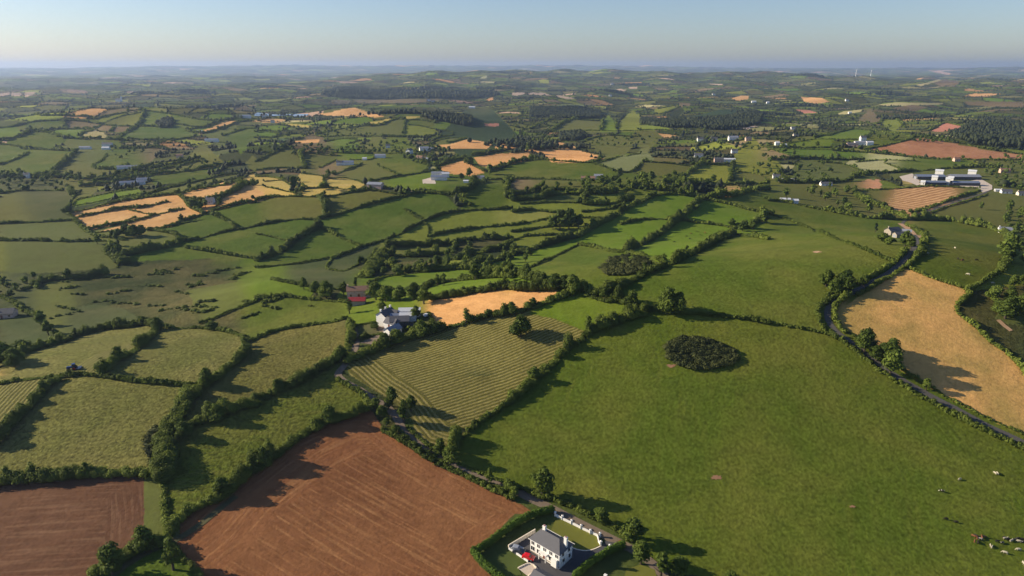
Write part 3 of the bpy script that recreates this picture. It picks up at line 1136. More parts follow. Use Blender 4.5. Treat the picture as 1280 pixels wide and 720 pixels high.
    j=np.arange(nr-1)[:,None]*nt+np.arange(nt-1)[None]
    j=j.ravel(); fl=np.stack([j,j+nt,j+nt+1,j+1],1).ravel()
    me=new_mesh('ground',np.stack([X,Y,Z],1),fl,np.full(len(j),4),smooth=True)
    def colattr(nm,c):
        a=me.attributes.new(nm,'FLOAT_COLOR','POINT'); a.data.foreach_set('color',np.concatenate([c,np.ones((len(c),1))],1).astype(np.float32).ravel())
    colattr('soil_a',A); colattr('soil_b',B); colattr('texture_mix',Pm)
    a=me.attributes.new('rows','FLOAT_VECTOR','POINT'); a.data.foreach_set('vector',np.stack([uu,vv,np.zeros_like(uu)],1).astype(np.float32).ravel())
    # material
    m,n,p,o=mat_new('ground_fields')
    ca=N(n,'ShaderNodeAttribute',attribute_name='soil_a').outputs['Color']; cb=N(n,'ShaderNodeAttribute',attribute_name='soil_b').outputs['Color']
    pm=N(n,'ShaderNodeAttribute',attribute_name='texture_mix').outputs['Vector']; sx=N(n,'ShaderNodeSeparateXYZ'); n.links.new(pm,sx.inputs[0])
    rw=N(n,'ShaderNodeAttribute',attribute_name='rows').outputs['Vector']; sr=N(n,'ShaderNodeSeparateXYZ'); n.links.new(rw,sr.inputs[0])
    geo=N(n,'ShaderNodeNewGeometry').outputs['Position']
    def noise(scale,detail=3,vec=None,rough=0.55):
        z=N(n,'ShaderNodeTexNoise'); z.inputs['Scale'].default_value=scale; z.inputs['Detail'].default_value=detail; z.inputs['Roughness'].default_value=rough
        n.links.new(vec if vec is not None else geo,z.inputs['Vector']); return z.outputs[0]
    n1=noise(0.75,4,rough=0.68); n2=noise(0.035,4); n3=noise(0.008,3); n4=noise(0.16,3)
    # streaks run along the rows
    cb3=N(n,'ShaderNodeCombineXYZ'); n.links.new(mth(n,'MULTIPLY',sr.outputs[0],1.9),cb3.inputs[0]); n.links.new(mth(n,'MULTIPLY',sr.outputs[1],0.035),cb3.inputs[1])
    st=noise(1.1,3,cb3.outputs[0]); stc=mth(n,'MULTIPLY_ADD',mth(n,'SUBTRACT',st,0.55),4.5,0.4,clamp=True)
    wob=mth(n,'ADD',mth(n,'MULTIPLY_ADD',n4,0.5,sr.outputs[0]),mth(n,'MULTIPLY',n2,0.9))
    sn=mth(n,'SINE',mth(n,'MULTIPLY',wob,6.28318)); snn=mth(n,'MULTIPLY',mth(n,'MULTIPLY_ADD',sn,0.62,0.45,clamp=True),mth(n,'MULTIPLY_ADD',st,1.3,0.3,clamp=True))
    full=mth(n,'GREATER_THAN',sx.outputs[1],0.9)            # raked swaths
    rowm=mth(n,'ADD',mth(n,'MULTIPLY',snn,full),mth(n,'MULTIPLY',stc,mth(n,'SUBTRACT',1.0,full)))
    rowm=mth(n,'MULTIPLY',rowm,sx.outputs[1])
    mot=mth(n,'MULTIPLY_ADD',mth(n,'SUBTRACT',mth(n,'MULTIPLY_ADD',n3,0.6,mth(n,'MULTIPLY',n2,0.55)),0.49),5.0,0.0,clamp=True)
    mot=mth(n,'MULTIPLY',mot,sx.outputs[2])
    f=mth(n,'MAXIMUM',rowm,mot)
    col=mixc(n,f,ca,cb)
    tuft=mth(n,'MULTIPLY',mth(n,'SUBTRACT',n1,0.5),sx.outputs[0])
    val=mth(n,'ADD',mth(n,'MULTIPLY_ADD',tuft,1.9,1.0),mth(n,'MULTIPLY',mth(n,'SUBTRACT',n4,0.5),0.55))
    val=mth(n,'MAXIMUM',mth(n,'ADD',val,mth(n,'MULTIPLY',mth(n,'SUBTRACT',n2,0.5),0.30)),0.25)
    vs=N(n,'ShaderNodeVectorMath',operation='SCALE'); n.links.new(col,vs.inputs[0]); n.links.new(val,vs.inputs['Scale'])
    n.links.new(vs.outputs[0],p.inputs['Base Color']); p.inputs['Roughness'].default_value=1.0; p.inputs['Specular IOR Level'].default_value=0.05
    hgt=mth(n,'ADD',mth(n,'MULTIPLY',n1,mth(n,'MULTIPLY_ADD',sx.outputs[0],0.55,0.08)),mth(n,'MULTIPLY',mth(n,'MULTIPLY',snn,full),0.28))
    bp=N(n,'ShaderNodeBump'); bp.inputs['Strength'].default_value=0.75; bp.inputs['Distance'].default_value=0.6
    n.links.new(hgt,bp.inputs['Height']); n.links.new(bp.outputs[0],p.inputs['Normal'])
    me.materials.append(m)
    o_=link('ground',me); tag(o_,kind='structure')
    o_['label']='rolling farmland of hedged fields reaching to the horizon'
    return o_
ground(); print('ground',round(time.time()-T0,1))
# ======================= foliage geometry =======================
def ico():
    t=(1+5**.5)/2
    v=np.array([(-1,t,0),(1,t,0),(-1,-t,0),(1,-t,0),(0,-1,t),(0,1,t),(0,-1,-t),(0,1,-t),(t,0,-1),(t,0,1),(-t,0,-1),(-t,0,1)],float)
    v/=np.linalg.norm(v[0])
    f=np.array([(0,11,5),(0,5,1),(0,1,7),(0,7,10),(0,10,11),(1,5,9),(5,11,4),(11,10,2),(10,7,6),(7,1,8),(3,9,4),(3,4,2),(3,2,6),(3,6,8),(3,8,9),(4,9,5),(2,4,11),(6,2,10),(8,6,7),(9,8,1)])
    return v,f
IV,IF=ico()
OV=np.array([(1,0,0),(0,1,0),(-1,0,0),(0,-1,0),(0,0,1),(0,0,-1)],float); OF=np.array([(0,1,4),(1,2,4),(2,3,4),(3,0,4),(1,0,5),(2,1,5),(3,2,5),(0,3,5)])
def blob_mesh(C,Rd,rng,leaf,cover=1.2,core=0.80,basev=IV,basef=IF,jit=0.22,flatten=0.6,tint=None,lowcut=-0.35):
    """clumps (centres C, radii Rd) -> vertices, flat faces, counts, tint: a bumpy core in each clump and leaf faces all over it"""
    n=len(C); V=[];Fl=[];Cn=[];Ti=[]
    if tint is None: tint=rng.uniform(0,1,n)
    k=len(basev)
    sc=1+rng.uniform(-jit,jit,(n,k,1))
    cv=C[:,None,:]+basev[None]*sc*Rd[:,None,:]*core
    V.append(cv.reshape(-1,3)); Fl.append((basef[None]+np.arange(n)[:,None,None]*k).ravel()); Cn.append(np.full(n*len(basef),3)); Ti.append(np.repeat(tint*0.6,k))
    base=n*k
    if cover>0:
        area=4*math.pi*((Rd[:,0]*Rd[:,1]*Rd[:,2])**(2/3))*0.65
        m=np.maximum(3,(area*cover/(leaf**2)).astype(int)) if np.isscalar(leaf) else np.maximum(3,(area*cover/(leaf**2)).astype(int))
        idx=np.repeat(np.arange(n),m); q=len(idx)
        lf=(np.full(q,leaf) if np.isscalar(leaf) else leaf[idx])*rng.uniform(.6,1.25,q)
        d=rng.normal(size=(q,3)); d/=np.linalg.norm(d,axis=1)[:,None]
        d[:,2]=np.where(d[:,2]<lowcut,-d[:,2],d[:,2])
        pos=C[idx]+d*Rd[idx]*rng.uniform(.78,1.10,q)[:,None]
        nr_=d+rng.normal(size=(q,3))*flatten*.75; nr_/=np.linalg.norm(nr_,axis=1)[:,None]
        t1=np.cross(nr_,rng.normal(size=(q,3))); t1/=np.linalg.norm(t1,axis=1)[:,None]; t2=np.cross(nr_,t1)
        a=(lf*.62)[:,None]
        quad=np.stack([pos+t1*a,pos+t2*a*rng.uniform(.6,1,q)[:,None],pos-t1*a,pos-t2*a*rng.uniform(.6,1,q)[:,None]],1)
        V.append(quad.reshape(-1,3)); Fl.append(np.arange(q*4)+base); Cn.append(np.full(q,4))
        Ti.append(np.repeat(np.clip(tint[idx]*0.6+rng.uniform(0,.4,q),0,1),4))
    return np.concatenate(V),np.concatenate(Fl),np.concatenate(Cn),np.concatenate(Ti)
# ---- tree prototypes: crown and trunk meshes, height 1 unit = 10 m ----
def crown_mesh(seed,kind,leaf,lod):
    g_=np.random.default_rng(seed); C=[];Rr=[]
    if kind=='broad': n,w,h0,h1=16,3.9,2.2,9.9
    elif kind=='round': n,w,h0,h1=18,4.6,1.2,9.6
    elif kind=='tall': n,w,h0,h1=14,2.3,1.5,10
    elif kind=='bush': n,w,h0,h1=9,5.0,0.3,8.5
    else: n,w,h0,h1=12,2.3,0.8,10
    for i in range(n):
        t=(i+.5)/n; z=h0+(h1-h0)*(0.12+0.78*t)
        if kind=='conifer': ww=w*(1-t)*0.62+.25
        else: ww=w*math.sin(math.pi*min(.97,(0.22+0.72*t)))**0.8*0.62
        a=g_.uniform(0,6.28); rr=ww*g_.uniform(.35,1.0)
        s=(w*0.50)*g_.uniform(.72,1.15)*(1-.35*t if kind!='conifer' else (1-.7*t))
        C.append((rr*math.cos(a),rr*math.sin(a),min(z,h1-s*.6))); Rr.append((s,s,s*g_.uniform(.70,.95)))
    C.append((0,0,(h0+h1)/2)); Rr.append((w*.55,w*.55,(h1-h0)*.40))
    C=np.array(C);Rr=np.array(Rr)
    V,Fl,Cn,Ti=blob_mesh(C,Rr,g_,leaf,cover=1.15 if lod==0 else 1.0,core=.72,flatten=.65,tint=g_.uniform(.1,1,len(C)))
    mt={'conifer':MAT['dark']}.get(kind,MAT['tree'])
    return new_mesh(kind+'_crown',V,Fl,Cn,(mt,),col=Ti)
def trunk_mesh(seed,kind):
    g_=random.Random(seed); b=MB(); top=4.2 if kind!='conifer' else 8
    r=.32 if kind!='bush' else .2
    b.tube((0,0,-.6),(0.05,0,1.6),r*1.3,r,7); b.tube((0.05,0,1.6),(g_.uniform(-.2,.2),g_.uniform(-.2,.2),top),r,r*.6,7)
    for i in range(4):
        a=i*1.6+g_.uniform(-.4,.4); z=1.7+i*.5; l=1.9
        b.tube((0.03,0,z),(l*math.cos(a),l*math.sin(a),z+1.9),r*.5,r*.2,5)
    me=bpy.data.meshes.new('trunk'); me.from_pydata(b.v,[],b.f); me.update(); me.materials.append(MAT['bark']); return me
PROTO={}
for kind,nv in (('broad',4),('round',3),('tall',3),('bush',3),('conifer',2)):
    for i in range(nv):
        PROTO[(kind,i,0)]=crown_mesh(100+i*7+len(kind)*31,kind,0.62,0)
        PROTO[(kind,i,1)]=crown_mesh(300+i*7+len(kind)*31,kind,1.5,1)
    PROTO[(kind,'t')]=trunk_mesh(len(kind),kind)
NV=dict(broad=4,round=3,tall=3,bush=3,conifer=2)
TREES=[]          # all single trees: (root, pixel x, pixel y)
_tr=random.Random(21)
def tree(x,y,hm,kind='broad',label=None,group='trees of the hedgerows and lanes',name=None,sw=1.0,world=None,mat=None):
    p=Vector(world) if world is not None else P1(x,y)
    d=math.hypot(p.x,p.y)
    lod=0 if d<430 else 1
    i=_tr.randrange(NV[kind]); s=hm/10.0
    nm=name or {'conifer':'conifer_tree','bush':'hedge_bush'}.get(kind,'broadleaf_tree')
    root=empty(nm,(p.x,p.y,p.z-0.05),_tr.uniform(0,6.28)); root.scale=(s*sw,s*sw,s)
    c=link('crown',PROTO[(kind,i,lod)],root)
    if mat:
        me=PROTO[(kind,i,lod)].copy(); me.materials.clear(); me.materials.append(mat); c.data=me
    link('trunk',PROTO[(kind,'t')],root)
    cat={'conifer':'conifer','bush':'bush'}.get(kind,'tree')
    if label: tag(root,label,cat)
    else: root['category']=cat
    if group and not label: root['group']=group
    u,v,_=proj(np.array([[p.x,p.y,p.z]])); TREES.append((root,float(u[0]),float(v[0]),label,hm,kind))
    return root
print('height range',float(GZ.min()),float(GZ.max()))
# ======================= hedgerows =======================
KSPEC=dict(H=(2.1,2.3,'hedge'),T=(3.7,4.0,'hedge'),L=(1.3,1.5,'hedge'),D=(4.6,5.5,'hedge'),C=(3.0,2.6,'clip'))
def field_at(x,y):
    xi,yi=int(min(max(x,0),PW-1)),int(min(max(y,0),PH-1)); c=LAB[yi,xi]
    return NAMES[c-1] if c>0 else None
def dense_line(pts,stepm):
    """pixel polyline -> evenly spaced points on the land"""
    q=[]
    for (x1,y1),(x2,y2) in zip(pts[:-1],pts[1:]):
        n=max(2,int(math.hypot(x2-x1,y2-y1)/5)+1)
        for k in range(n): q.append((x1+(x2-x1)*k/n,y1+(y2-y1)*k/n))
    q.append(pts[-1]); q=np.array(q); Wp=U(q[:,0],q[:,1])
    if len(Wp)>4:
        for _ in range(2): Wp[1:-1]=(Wp[:-2]+2*Wp[1:-1]+Wp[2:])/4
    seg=np.hypot(*np.diff(Wp[:,:2],axis=0).T); s=np.concatenate([[0],np.cumsum(seg)])
    m=max(2,int(s[-1]/stepm)); t=np.linspace(0,s[-1],m)
    X=np.interp(t,s,Wp[:,0]); Y=np.interp(t,s,Wp[:,1])
    return np.stack([X,Y,H(X,Y)],1),s[-1]
HEDGES=[]
_hr=np.random.default_rng(77)
def hedge(kind,pts,label=None,cat='hedgerow'):
    h,wd,mt=KSPEC[kind]
    mid=P1(*pts[len(pts)//2]); d=mid.length
    px=math.hypot(mid.x,mid.y)/683.0
    step=max(1.25 if kind!='C' else .9,1.3*px)
    if kind!='C' and d>430: k_=1+min(.35,(d-430)/600); h*=k_; wd*=k_
    Wp,L=dense_line(pts,step)
    n=len(Wp)
    if kind!='C':   # slow swell and dip in height, a few gaps, a little wander
        ph=_hr.uniform(0,6.28,4); s=np.arange(n)*step
        sw=1+0.28*np.sin(s/9+ph[0])+0.22*np.sin(s/23+ph[1])+0.16*np.sin(s/4.1+ph[2])+_hr.uniform(-.28,.28,n)
        if kind=='T': sw+=np.where(_hr.random(n)<0.07,_hr.uniform(.4,1.0,n),0)
        sw=np.clip(sw,.38,2.1)
        keep=np.ones(n,bool); sw=np.where(np.sin(s/31+ph[3])>.985,.3,sw)
    else: sw=_hr.uniform(.93,1.07,n); keep=np.ones(n,bool)
    tdir=np.gradient(Wp[:,:2],axis=0); tdir/=np.maximum(1e-6,np.linalg.norm(tdir,axis=1))[:,None]; nm=np.stack([-tdir[:,1],tdir[:,0]],1)
    reps=1 if kind in('L','C') else (2 if kind!='D' else 3)
    C=[];Rd=[]
    for k in range(reps):
        off=_hr.uniform(-.28,.28,n)*wd if kind!='C' else np.zeros(n)
        if kind=='D': off=_hr.uniform(-.5,.5,n)*wd
        hh=h*sw*(_hr.uniform(.75,1.1,n) if kind!='C' else 1)
        if k>0: hh=hh*.78
        rr=np.maximum(step*.80,wd*.42*(_hr.uniform(.75,1.25,n) if kind!='C' else 1)*(.8+.25*sw))
        c=np.stack([Wp[:,0]+nm[:,0]*off,Wp[:,1]+nm[:,1]*off,Wp[:,2]+hh*.46],1)
        C.append(c[keep]); Rd.append(np.stack([rr,rr,hh*.56],1)[keep])
    C=np.concatenate(C);Rd=np.concatenate(Rd)
    leaf=max(.48,1.35*px) if kind!='C' else .4
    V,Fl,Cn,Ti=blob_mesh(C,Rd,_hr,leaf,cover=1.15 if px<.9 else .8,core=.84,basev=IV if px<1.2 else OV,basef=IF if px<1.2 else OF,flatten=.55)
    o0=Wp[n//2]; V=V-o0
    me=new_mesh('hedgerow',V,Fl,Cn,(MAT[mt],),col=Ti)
    o=link('clipped_hedge' if kind=='C' else 'hedgerow',me,loc=tuple(o0))
    o['category']='hedge' if kind=='C' else cat; o['group']='clipped garden hedges' if kind=='C' else 'hedgerows between the fields'
    if label: tag(o,label)
    else:
        a,b=np.array(pts[len(pts)//2-1 if len(pts)>2 else 0]),np.array(pts[len(pts)//2 if len(pts)>2 else 1]); m=(a+b)/2; t=(b-a)/max(1e-6,np.linalg.norm(b-a))
        f1=f2=None
        for q in (4,7,11,3):
            if f1 is None: f1=field_at(*(m+np.array([-t[1],t[0]])*q))
            if f2 is None: f2=field_at(*(m-np.array([-t[1],t[0]])*q))
        HEDGES.append((o,kind,f1,f2,float(m[0]),float(m[1]),L,pts))
    if kind in 'T' and label is None and 1:
        # single trees standing in the tall hedges
        u,v,_=proj(Wp); s=_hr.uniform(6,24)
        while s<L:
            i=min(n-1,int(s/step)); 
            if -10<u[i]<PW+10 and v[i]<PH+10:
                CAND.append((Wp[i]+np.array([nm[i,0]*_hr.uniform(-1,1),nm[i,1]*_hr.uniform(-1,1),0]),len(HEDGES)-1,_hr.uniform(5.0,9.0),float(u[i]),float(v[i])))
            s+=_hr.uniform(14,46)
    return o
CAND=[]
for k,pts in LINES:
    if k=='N': continue
    hedge(k,pts)
hedge('C',[(592,694),(601,689.5),(616,679),(640,661),(655,652),(668,646.5),(690,641.5)],'bright green clipped hedge bent round the ploughed side of the white house')
hedge('C',[(592,694),(597,701),(604,708),(612,716),(628,728)],'short bright green hedge below the lower corner of the red field')
hedge('C',[(719,724),(732,712),(745,703),(757,695),(770,689),(778,686)],'bright green clipped hedge along the near side of the house drive')
print('hedges',len(HEDGES),'cand',len(CAND),round(time.time()-T0,1))
# ======================= single trees named by what stands beside them =======================
LT=[
(678,623,12.5,'broad','large spreading tree beside the lane above the house garden',1.0),
(651,421,11,'round','lone round tree standing in the striped hay field',1.25),
(181,687,9,'round','round bright tree at the corner of the dark ploughed field',1.1),
(142,722,12,'broad','large leafy tree at the bottom edge below the dark ploughed field',1.1),
(217,712,12,'tall','slender grey-green tree at the bottom left corner of the red field',1.0),
(198,413,8,'round','bright round bush-like tree where the mown strip meets the meadows',1.2),
(272,527,8,'round','rounded tree in the hedge on the left edge of the long rough meadow',1.1),
(231,547,7.5,'round','small round tree at the upper left corner of the long rough meadow',1.1),
(490,508,9,'broad','leafy tree on the right of the lane bend by the striped hay field',1.0),
(505,528,10.5,'tall','tall tree between the lane and the lower end of the striped field',1.15),
(514,514,7.5,'broad','smaller tree casting shadow on the lower striped hay field',1.0),
(550,568,7,'broad','upper of two trees by the lane at the foot of the hay field',1.0),
(564,579,8,'round','lower of two trees by the lane at the foot of the hay field',1.0),
(612,605,7,'tall','narrow tree beside the lane along the red field',1.0),
(637,615,6,'bush','low bushy tree on the lane verge near the red field corner',1.0),
(643,620,5,'bush','roadside bush just left of the large spreading tree',1.0),
(752,655,6.5,'broad','small tree on the pasture side of the lane opposite the lawn',1.2),
(779,671,5,'tall','slim tree with pale trunk facing the house gate',1.0),
(790,678,9.5,'broad','leafy tree across the lane from the gate of the white house',1.1),
(801,705,9,'broad','tree at the lane end right of the drive hedge',1.1),
(826,722,10,'tall','tall tree right of the small roof at the bottom edge',1.3),
(848,722,8,'broad','rightmost of the bottom edge trees beside the big pasture',1.1),
(912,727,5,'bush','small bush alone at the bottom edge of the big pasture',1.1),
(1080,440,11,'round','upper tree of the roadside clump beside the tan field',1.0),
(1095,451,7,'round','small tree in the middle of the roadside clump by the tan field',1.1),
(1112,455,11.5,'round','right tree of the roadside clump casting a long shadow on tan stubble',1.05),
(1112,470,12,'broad','lowest large tree of the roadside clump by the tan field',1.15),
(1157,488,5.5,'broad','small separate tree by the road below the tree clump',1.0),
(834,392,13,'round','left of two joined trees on the crest hedge of the big pasture',1.0),
(847,392,11,'round','right of two joined trees on the crest hedge of the big pasture',1.0),
(1032,358,9,'round','left tree of the cluster beside the road bend',1.0),
(1043,367,8,'round','front tree of the cluster beside the road bend',1.0),
(1055,364,11,'round','biggest tree of the cluster beside the road bend',1.15),
(1077,356,6,'bush','bush by the road right of the tree cluster',1.1),
(1094,290,9,'conifer','dark conifer behind the roadside farmhouse',1.2),
(1103,302,6.5,'bush','bright green tree in front of the roadside farmhouse roofs',1.4),
(1113,306,5.5,'bush','low green shrub between the farmhouse and the road',1.4),
(1131,308,9,'round','rounded tree at the road bend throwing shade over the road',1.1),
(1138,312,8,'broad','tree on the inside of the road bend below the farmhouse',1.0),
(1226,262,9,'broad','sparse brownish tree alone in the rough dry pasture',.9),
(700,287,19,'broad','left part of the great tree clump in the small fields',1.0),
(711,287,20,'round','tallest great tree of the clump in the small fields',.95),
(723,286,15,'broad','right part of the great tree clump in the small fields',1.0),
(691,287,13,'round','low left tree at the foot of the great clump',1.0),
(380,362,8,'broad','leftmost tree of the row behind the round green field',1.1),
(395,368,9,'round','second tree in the row behind the round green field',1.1),
(408,373,11,'round','large round tree in the row behind the round green field',1.15),
(430,370,9,'broad','tree left of the red-roofed shed',1.1),
(445,361,8,'tall','tall tree behind the ruined pinkish house',1.0),
(470,375,11,'round','dense dark tree right of the red-roofed shed',1.15),
(482,377,10,'round','second dense tree right of the red-roofed shed',1.1),
(500,376,9,'round','rounded tree on the strip above the grey farmhouse',1.2),
(517,375,10,'round','tree at the left of the thick row above the orange field',1.2),
(530,380,10,'broad','bright leafy tree at the head of the orange field',1.2),
(547,358,8,'tall','left of two upright trees on the bright green strip',1.0),
(555,357,8,'tall','right of two upright trees on the bright green strip',1.1),
(594,350,10,'broad','single dark tree on the hedge above the bright strip',1.0),
(437,392,9,'tall','upright tree beside the lane left of the farmyard',1.1),
(520,400,8,'broad','tree at the right end of the white farm sheds',1.0),
(478,392,7,'broad','garden tree close left of the grey farmhouse',1.2),
(468,412,5,'bush','garden shrub below the grey farmhouse',1.3),
(497,431,8,'broad','tree between the farm drive and the hay field',1.3),
(480,436,8,'round','round tree on the hedge top of the striped field',1.2),
(411,224,14,'broad','tall tree standing in the yellow barn fields',.9),
(367,236,14,'broad','dark tree at the left of the yellow fields',1.0),
(405,228,11,'tall','thick upright tree between two yellow fields',1.0),
(243,261,11,'round','largest tree of the cottage grove between orange fields',1.2),
(251,261,9,'round','middle tree of the cottage grove between orange fields',1.1),
(257,259,8,'broad','tree beside the white cottage between orange fields',1.2),
(275,257,9,'broad','right tree of the cottage grove between orange fields',1.2),
(227,277,7.5,'broad','single tree on the hedge below the lower orange field',1.1),
(158,294,10,'round','left tree of the dark grove below the orange fields',1.3),
(167,296,11,'round','middle tree of the dark grove below the orange fields',1.4),
(177,295,10,'round','right tree of the dark grove below the orange fields',1.3),
(202,238,10,'tall','narrow upright tree on the long bright strip',.8),
(225,307,8,'broad','dark tree at the fork of hedges below the orange fields',1.3),
(146,318,8,'broad','tree at the corner of the wide olive field',1.4),
(588,207,15,'round','dark tree between the two orange fields above the white farm',1.0),
(583,205,11,'round','lower dark tree left of its twin between the orange fields',1.0),
(612,218,15,'round','big round tree at the corner of the lower orange field',1.1),
(587,221,13,'round','round tree in front of the lower orange field',1.0),
(577,224,9,'round','dark tree right of the white farm sheds',1.3),
(624,212,9,'round','left of three small trees on the orange field edge',1.0),
(631,209,8,'round','middle of three small trees on the orange field edge',1.0),
(637,206,8,'round','right of three small trees on the orange field edge',1.0),
(660,191,19,'tall','tall dark tree between the far orange fields',1.3),
(677,188,9,'round','small dark tree on the far right orange field',1.2),
(693,203,8,'round','low tree on the lower edge of the rightmost orange field',1.0),
(891,228,11,'round','round tree on the lower edge of the yellow-green square',1.0),
(848,274,10,'round','round tree where the four bright green squares meet',1.1),
(914,286,10,'broad','tree at the top corner of the long back pasture',1.1),
(928,289,9,'round','left tree of the pair at the end of the long top pasture',1.2),
(941,287,10,'round','right tree of the pair at the end of the long top pasture',1.2),
(953,279,13,'round','tall tree above the corner of the long back pasture',1.1),
(694,363,9,'round','left tree of the row below the hollow green field',1.2),
(706,363,8,'round','middle tree of the row below the hollow green field',1.2),
(717,366,10,'round','right tree of the row below the hollow green field',1.1),
(755,375,7,'broad','tree at the lower end of the long shaded hedge',1.1),
(52,408,10,'broad','left tree of the pair above the mown strip field',1.1),
(61,419,9,'broad','right tree of the pair above the mown strip field',1.1),
(5,455,12,'round','big dark tree at the left picture edge above the mown strip',1.3),
(20,458,10,'round','dark tree next to the left picture edge above the mown strip',1.2),
(27,440,8,'bush','dark bush left of the mown strip field hedge',1.5),
(265,412,6,'bush','bush at the top right of the upper rough meadow',1.4),
(178,405,6,'bush','round bush at the lower edge of the marsh',1.5),
(122,305,8,'broad','small tree at the left end of the flat olive field hedge',1.2),
(1256,398,11,'round','large round tree in the rough pasture at the right edge',1.3),
(1247,388,6,'bush','bush left of the large round tree at the right edge',1.3),
(1274,392,9,'round','tree touching the right picture edge above the clearing',1.2),
(1262,262,11,'broad','tree at the top of the dry pasture near the right edge',1.2),
(1257,275,8,'bush','shrub below the trees near the grey-roofed cottage',1.2),
(1021,183,10,'round','single tree in the far bright green strip',1.0),
(992,194,9,'round','single tree at the brown stubble square corner',1.0),
(39,163,13,'round','dark tree on the far left bright hill field',1.1),
(302,148,10,'round','tree at the end of the far tan strip',1.0),
]
for x,y,hm,kd_,lb,sw in LT: tree(x,y,hm,kd_,lb,sw=sw,group=None)
tree(777,684.5,3.2,'bush','small orange and yellow shrub beside the right gate pier',sw=1.1,mat=MAT['rust'],name='autumn_shrub')
for (x,y,hh,lb,k) in [(836,432,0,'',0)]: pass
# woods: near ones tree by tree
NEARWOODS=[
('wood at the right edge beside the cattle field',[(1252,262),(1262,254),(1280,250),(1290,330),(1262,338),(1247,336),(1250,322),(1262,306),(1250,291)],9,9.5,['round','broad','round'],15),
('thicket at the right edge above the clearing',[(1237,372),(1252,362),(1284,352),(1290,384),(1262,388),(1240,385)],8,6,['bush','broad'],8),
('wood between the long top pasture and the tan striped field',[(975,236),(1003,233),(1055,236),(1068,247),(1097,262),(1090,271),(1060,266),(1025,258),(980,249)],13,9,['round','broad','tall'],18),
('tree belt behind the upper green square',[(795,229),(830,222),(860,226),(866,243),(830,246),(798,241)],12,11,['round','broad'],12),
('thorn thicket below the yellow-green strips',[(562,322),(600,314),(640,312),(668,318),(655,332),(640,338),(605,334),(580,334)],11,6.5,['bush','broad','round'],16),
('scrub at the left edge of the marsh',[(-5,350),(30,343),(55,348),(52,361),(20,373),(-5,376)],12,6,['bush','broad'],10),
('thicket beside the lane bend',[(468,506),(486,512),(497,532),(492,548),(478,534),(466,520)],6,5.5,['bush','broad'],6),
('trees behind the long farm hedge',[(556,340),(575,318),(600,308),(610,300),(590,300),(560,318),(545,332)],11,6,['bush','round'],7),
]
WT=[]
for wi,(nm,po,sp_,hm,kinds,nmax) in enumerate(NEARWOODS):
    xs=[q[0] for q in po]; ys=[q[1] for q in po]; got=[]; tries=0
    while len(got)<nmax and tries<900:
        tries+=1; x=_tr.uniform(min(xs),max(xs)); y=_tr.uniform(min(ys),max(ys))
        if not bool(inpoly(np.array([x]),np.array([y]),po)[0]): continue
        p=P1(x,y)
        if any((p-q).length<sp_*.8 for q in got): continue
        got.append(p); k=_tr.choice(kinds)
        r_=tree(x,y,hm*_tr.uniform(.7,1.25),k,None,group='trees of the '+nm,world=p,sw=1.15); WT.append((r_,nm,p,k))
# thickets that read as one bush mass
def thicket(po,label,name,hm,n,mt='gorse'):
    xs=[q[0] for q in po]; ys=[q[1] for q in po]; pts=[]
    while len(pts)<n:
        x=_tr.uniform(min(xs),max(xs)); y=_tr.uniform(min(ys),max(ys))
        if bool(inpoly(np.array([x]),np.array([y]),po)[0]): pts.append((x,y))
    pts+=[(po[i][0]+(po[(i+1)%len(po)][0]-po[i][0])*t,po[i][1]+(po[(i+1)%len(po)][1]-po[i][1])*t) for i in range(len(po)) for t in (0,.33,.66)]
    q=np.array(pts); C=U(q[:,0],q[:,1]); n=len(C); rr=_hr.uniform(1.3,2.6,n); hh=hm*_hr.uniform(.5,1.0,n)
    o0=C.mean(0).copy(); C[:,2]+=hh*.42
    V,Fl,Cn,Ti=blob_mesh(C,np.stack([rr,rr,hh*.58],1),_hr,.55,cover=1.1,core=.85)
    o=link(name,new_mesh(name,V-o0,Fl,Cn,(MAT[mt],),col=Ti),loc=tuple(o0)); tag(o,label,'thicket')
thicket([(834,436),(840,429),(855,424),(873,424),(890,429),(905,434),(917,441),(919,449),(908,456),(888,460.5),(868,461),(848,456),(837,448)],
 'dark oval gorse thicket alone on the big domed pasture','gorse_thicket',2.1,230)
thicket([(752,336),(763,323),(786,319),(806,324),(812,330),(803,338),(780,344),(760,344)],
 'oval gorse thicket in the corner of the hollow green field','gorse_thicket',2.2,120)
thicket([(186,545),(194,534),(203,548),(203,572),(197,588),(190,575),(185,560)],'dark bramble patch in the corner of the large rough meadow','bramble_thicket',1.0,16)
# single trees along the tall hedges, nearest first, within the limit
left=300-len(TREES)
CAND.sort(key=lambda c:float(np.hypot(c[0][0],c[0][1])))
KEEPC=[]
lp=np.array([[*t[0].location[:2]] for t in TREES])
for c in CAND:
    if np.min(np.hypot(lp[:,0]-c[0][0],lp[:,1]-c[0][1]))<9: continue
    KEEPC.append(c)
IND,REST=KEEPC[:max(0,left)],KEEPC[max(0,left):]
HT=[]
for pw,hi,hm,u,v in IND:
    k=_tr.choice(['broad','round','broad','tall','bush'])
    r_=tree(0,0,hm*(.8 if k=='bush' else 1),k,None,group='trees standing in the hedgerows',world=tuple(pw),sw=1.1); HT.append((r_,hi,u,v,k))
print('trees',len(TREES),'rest',len(REST),round(time.time()-T0,1))
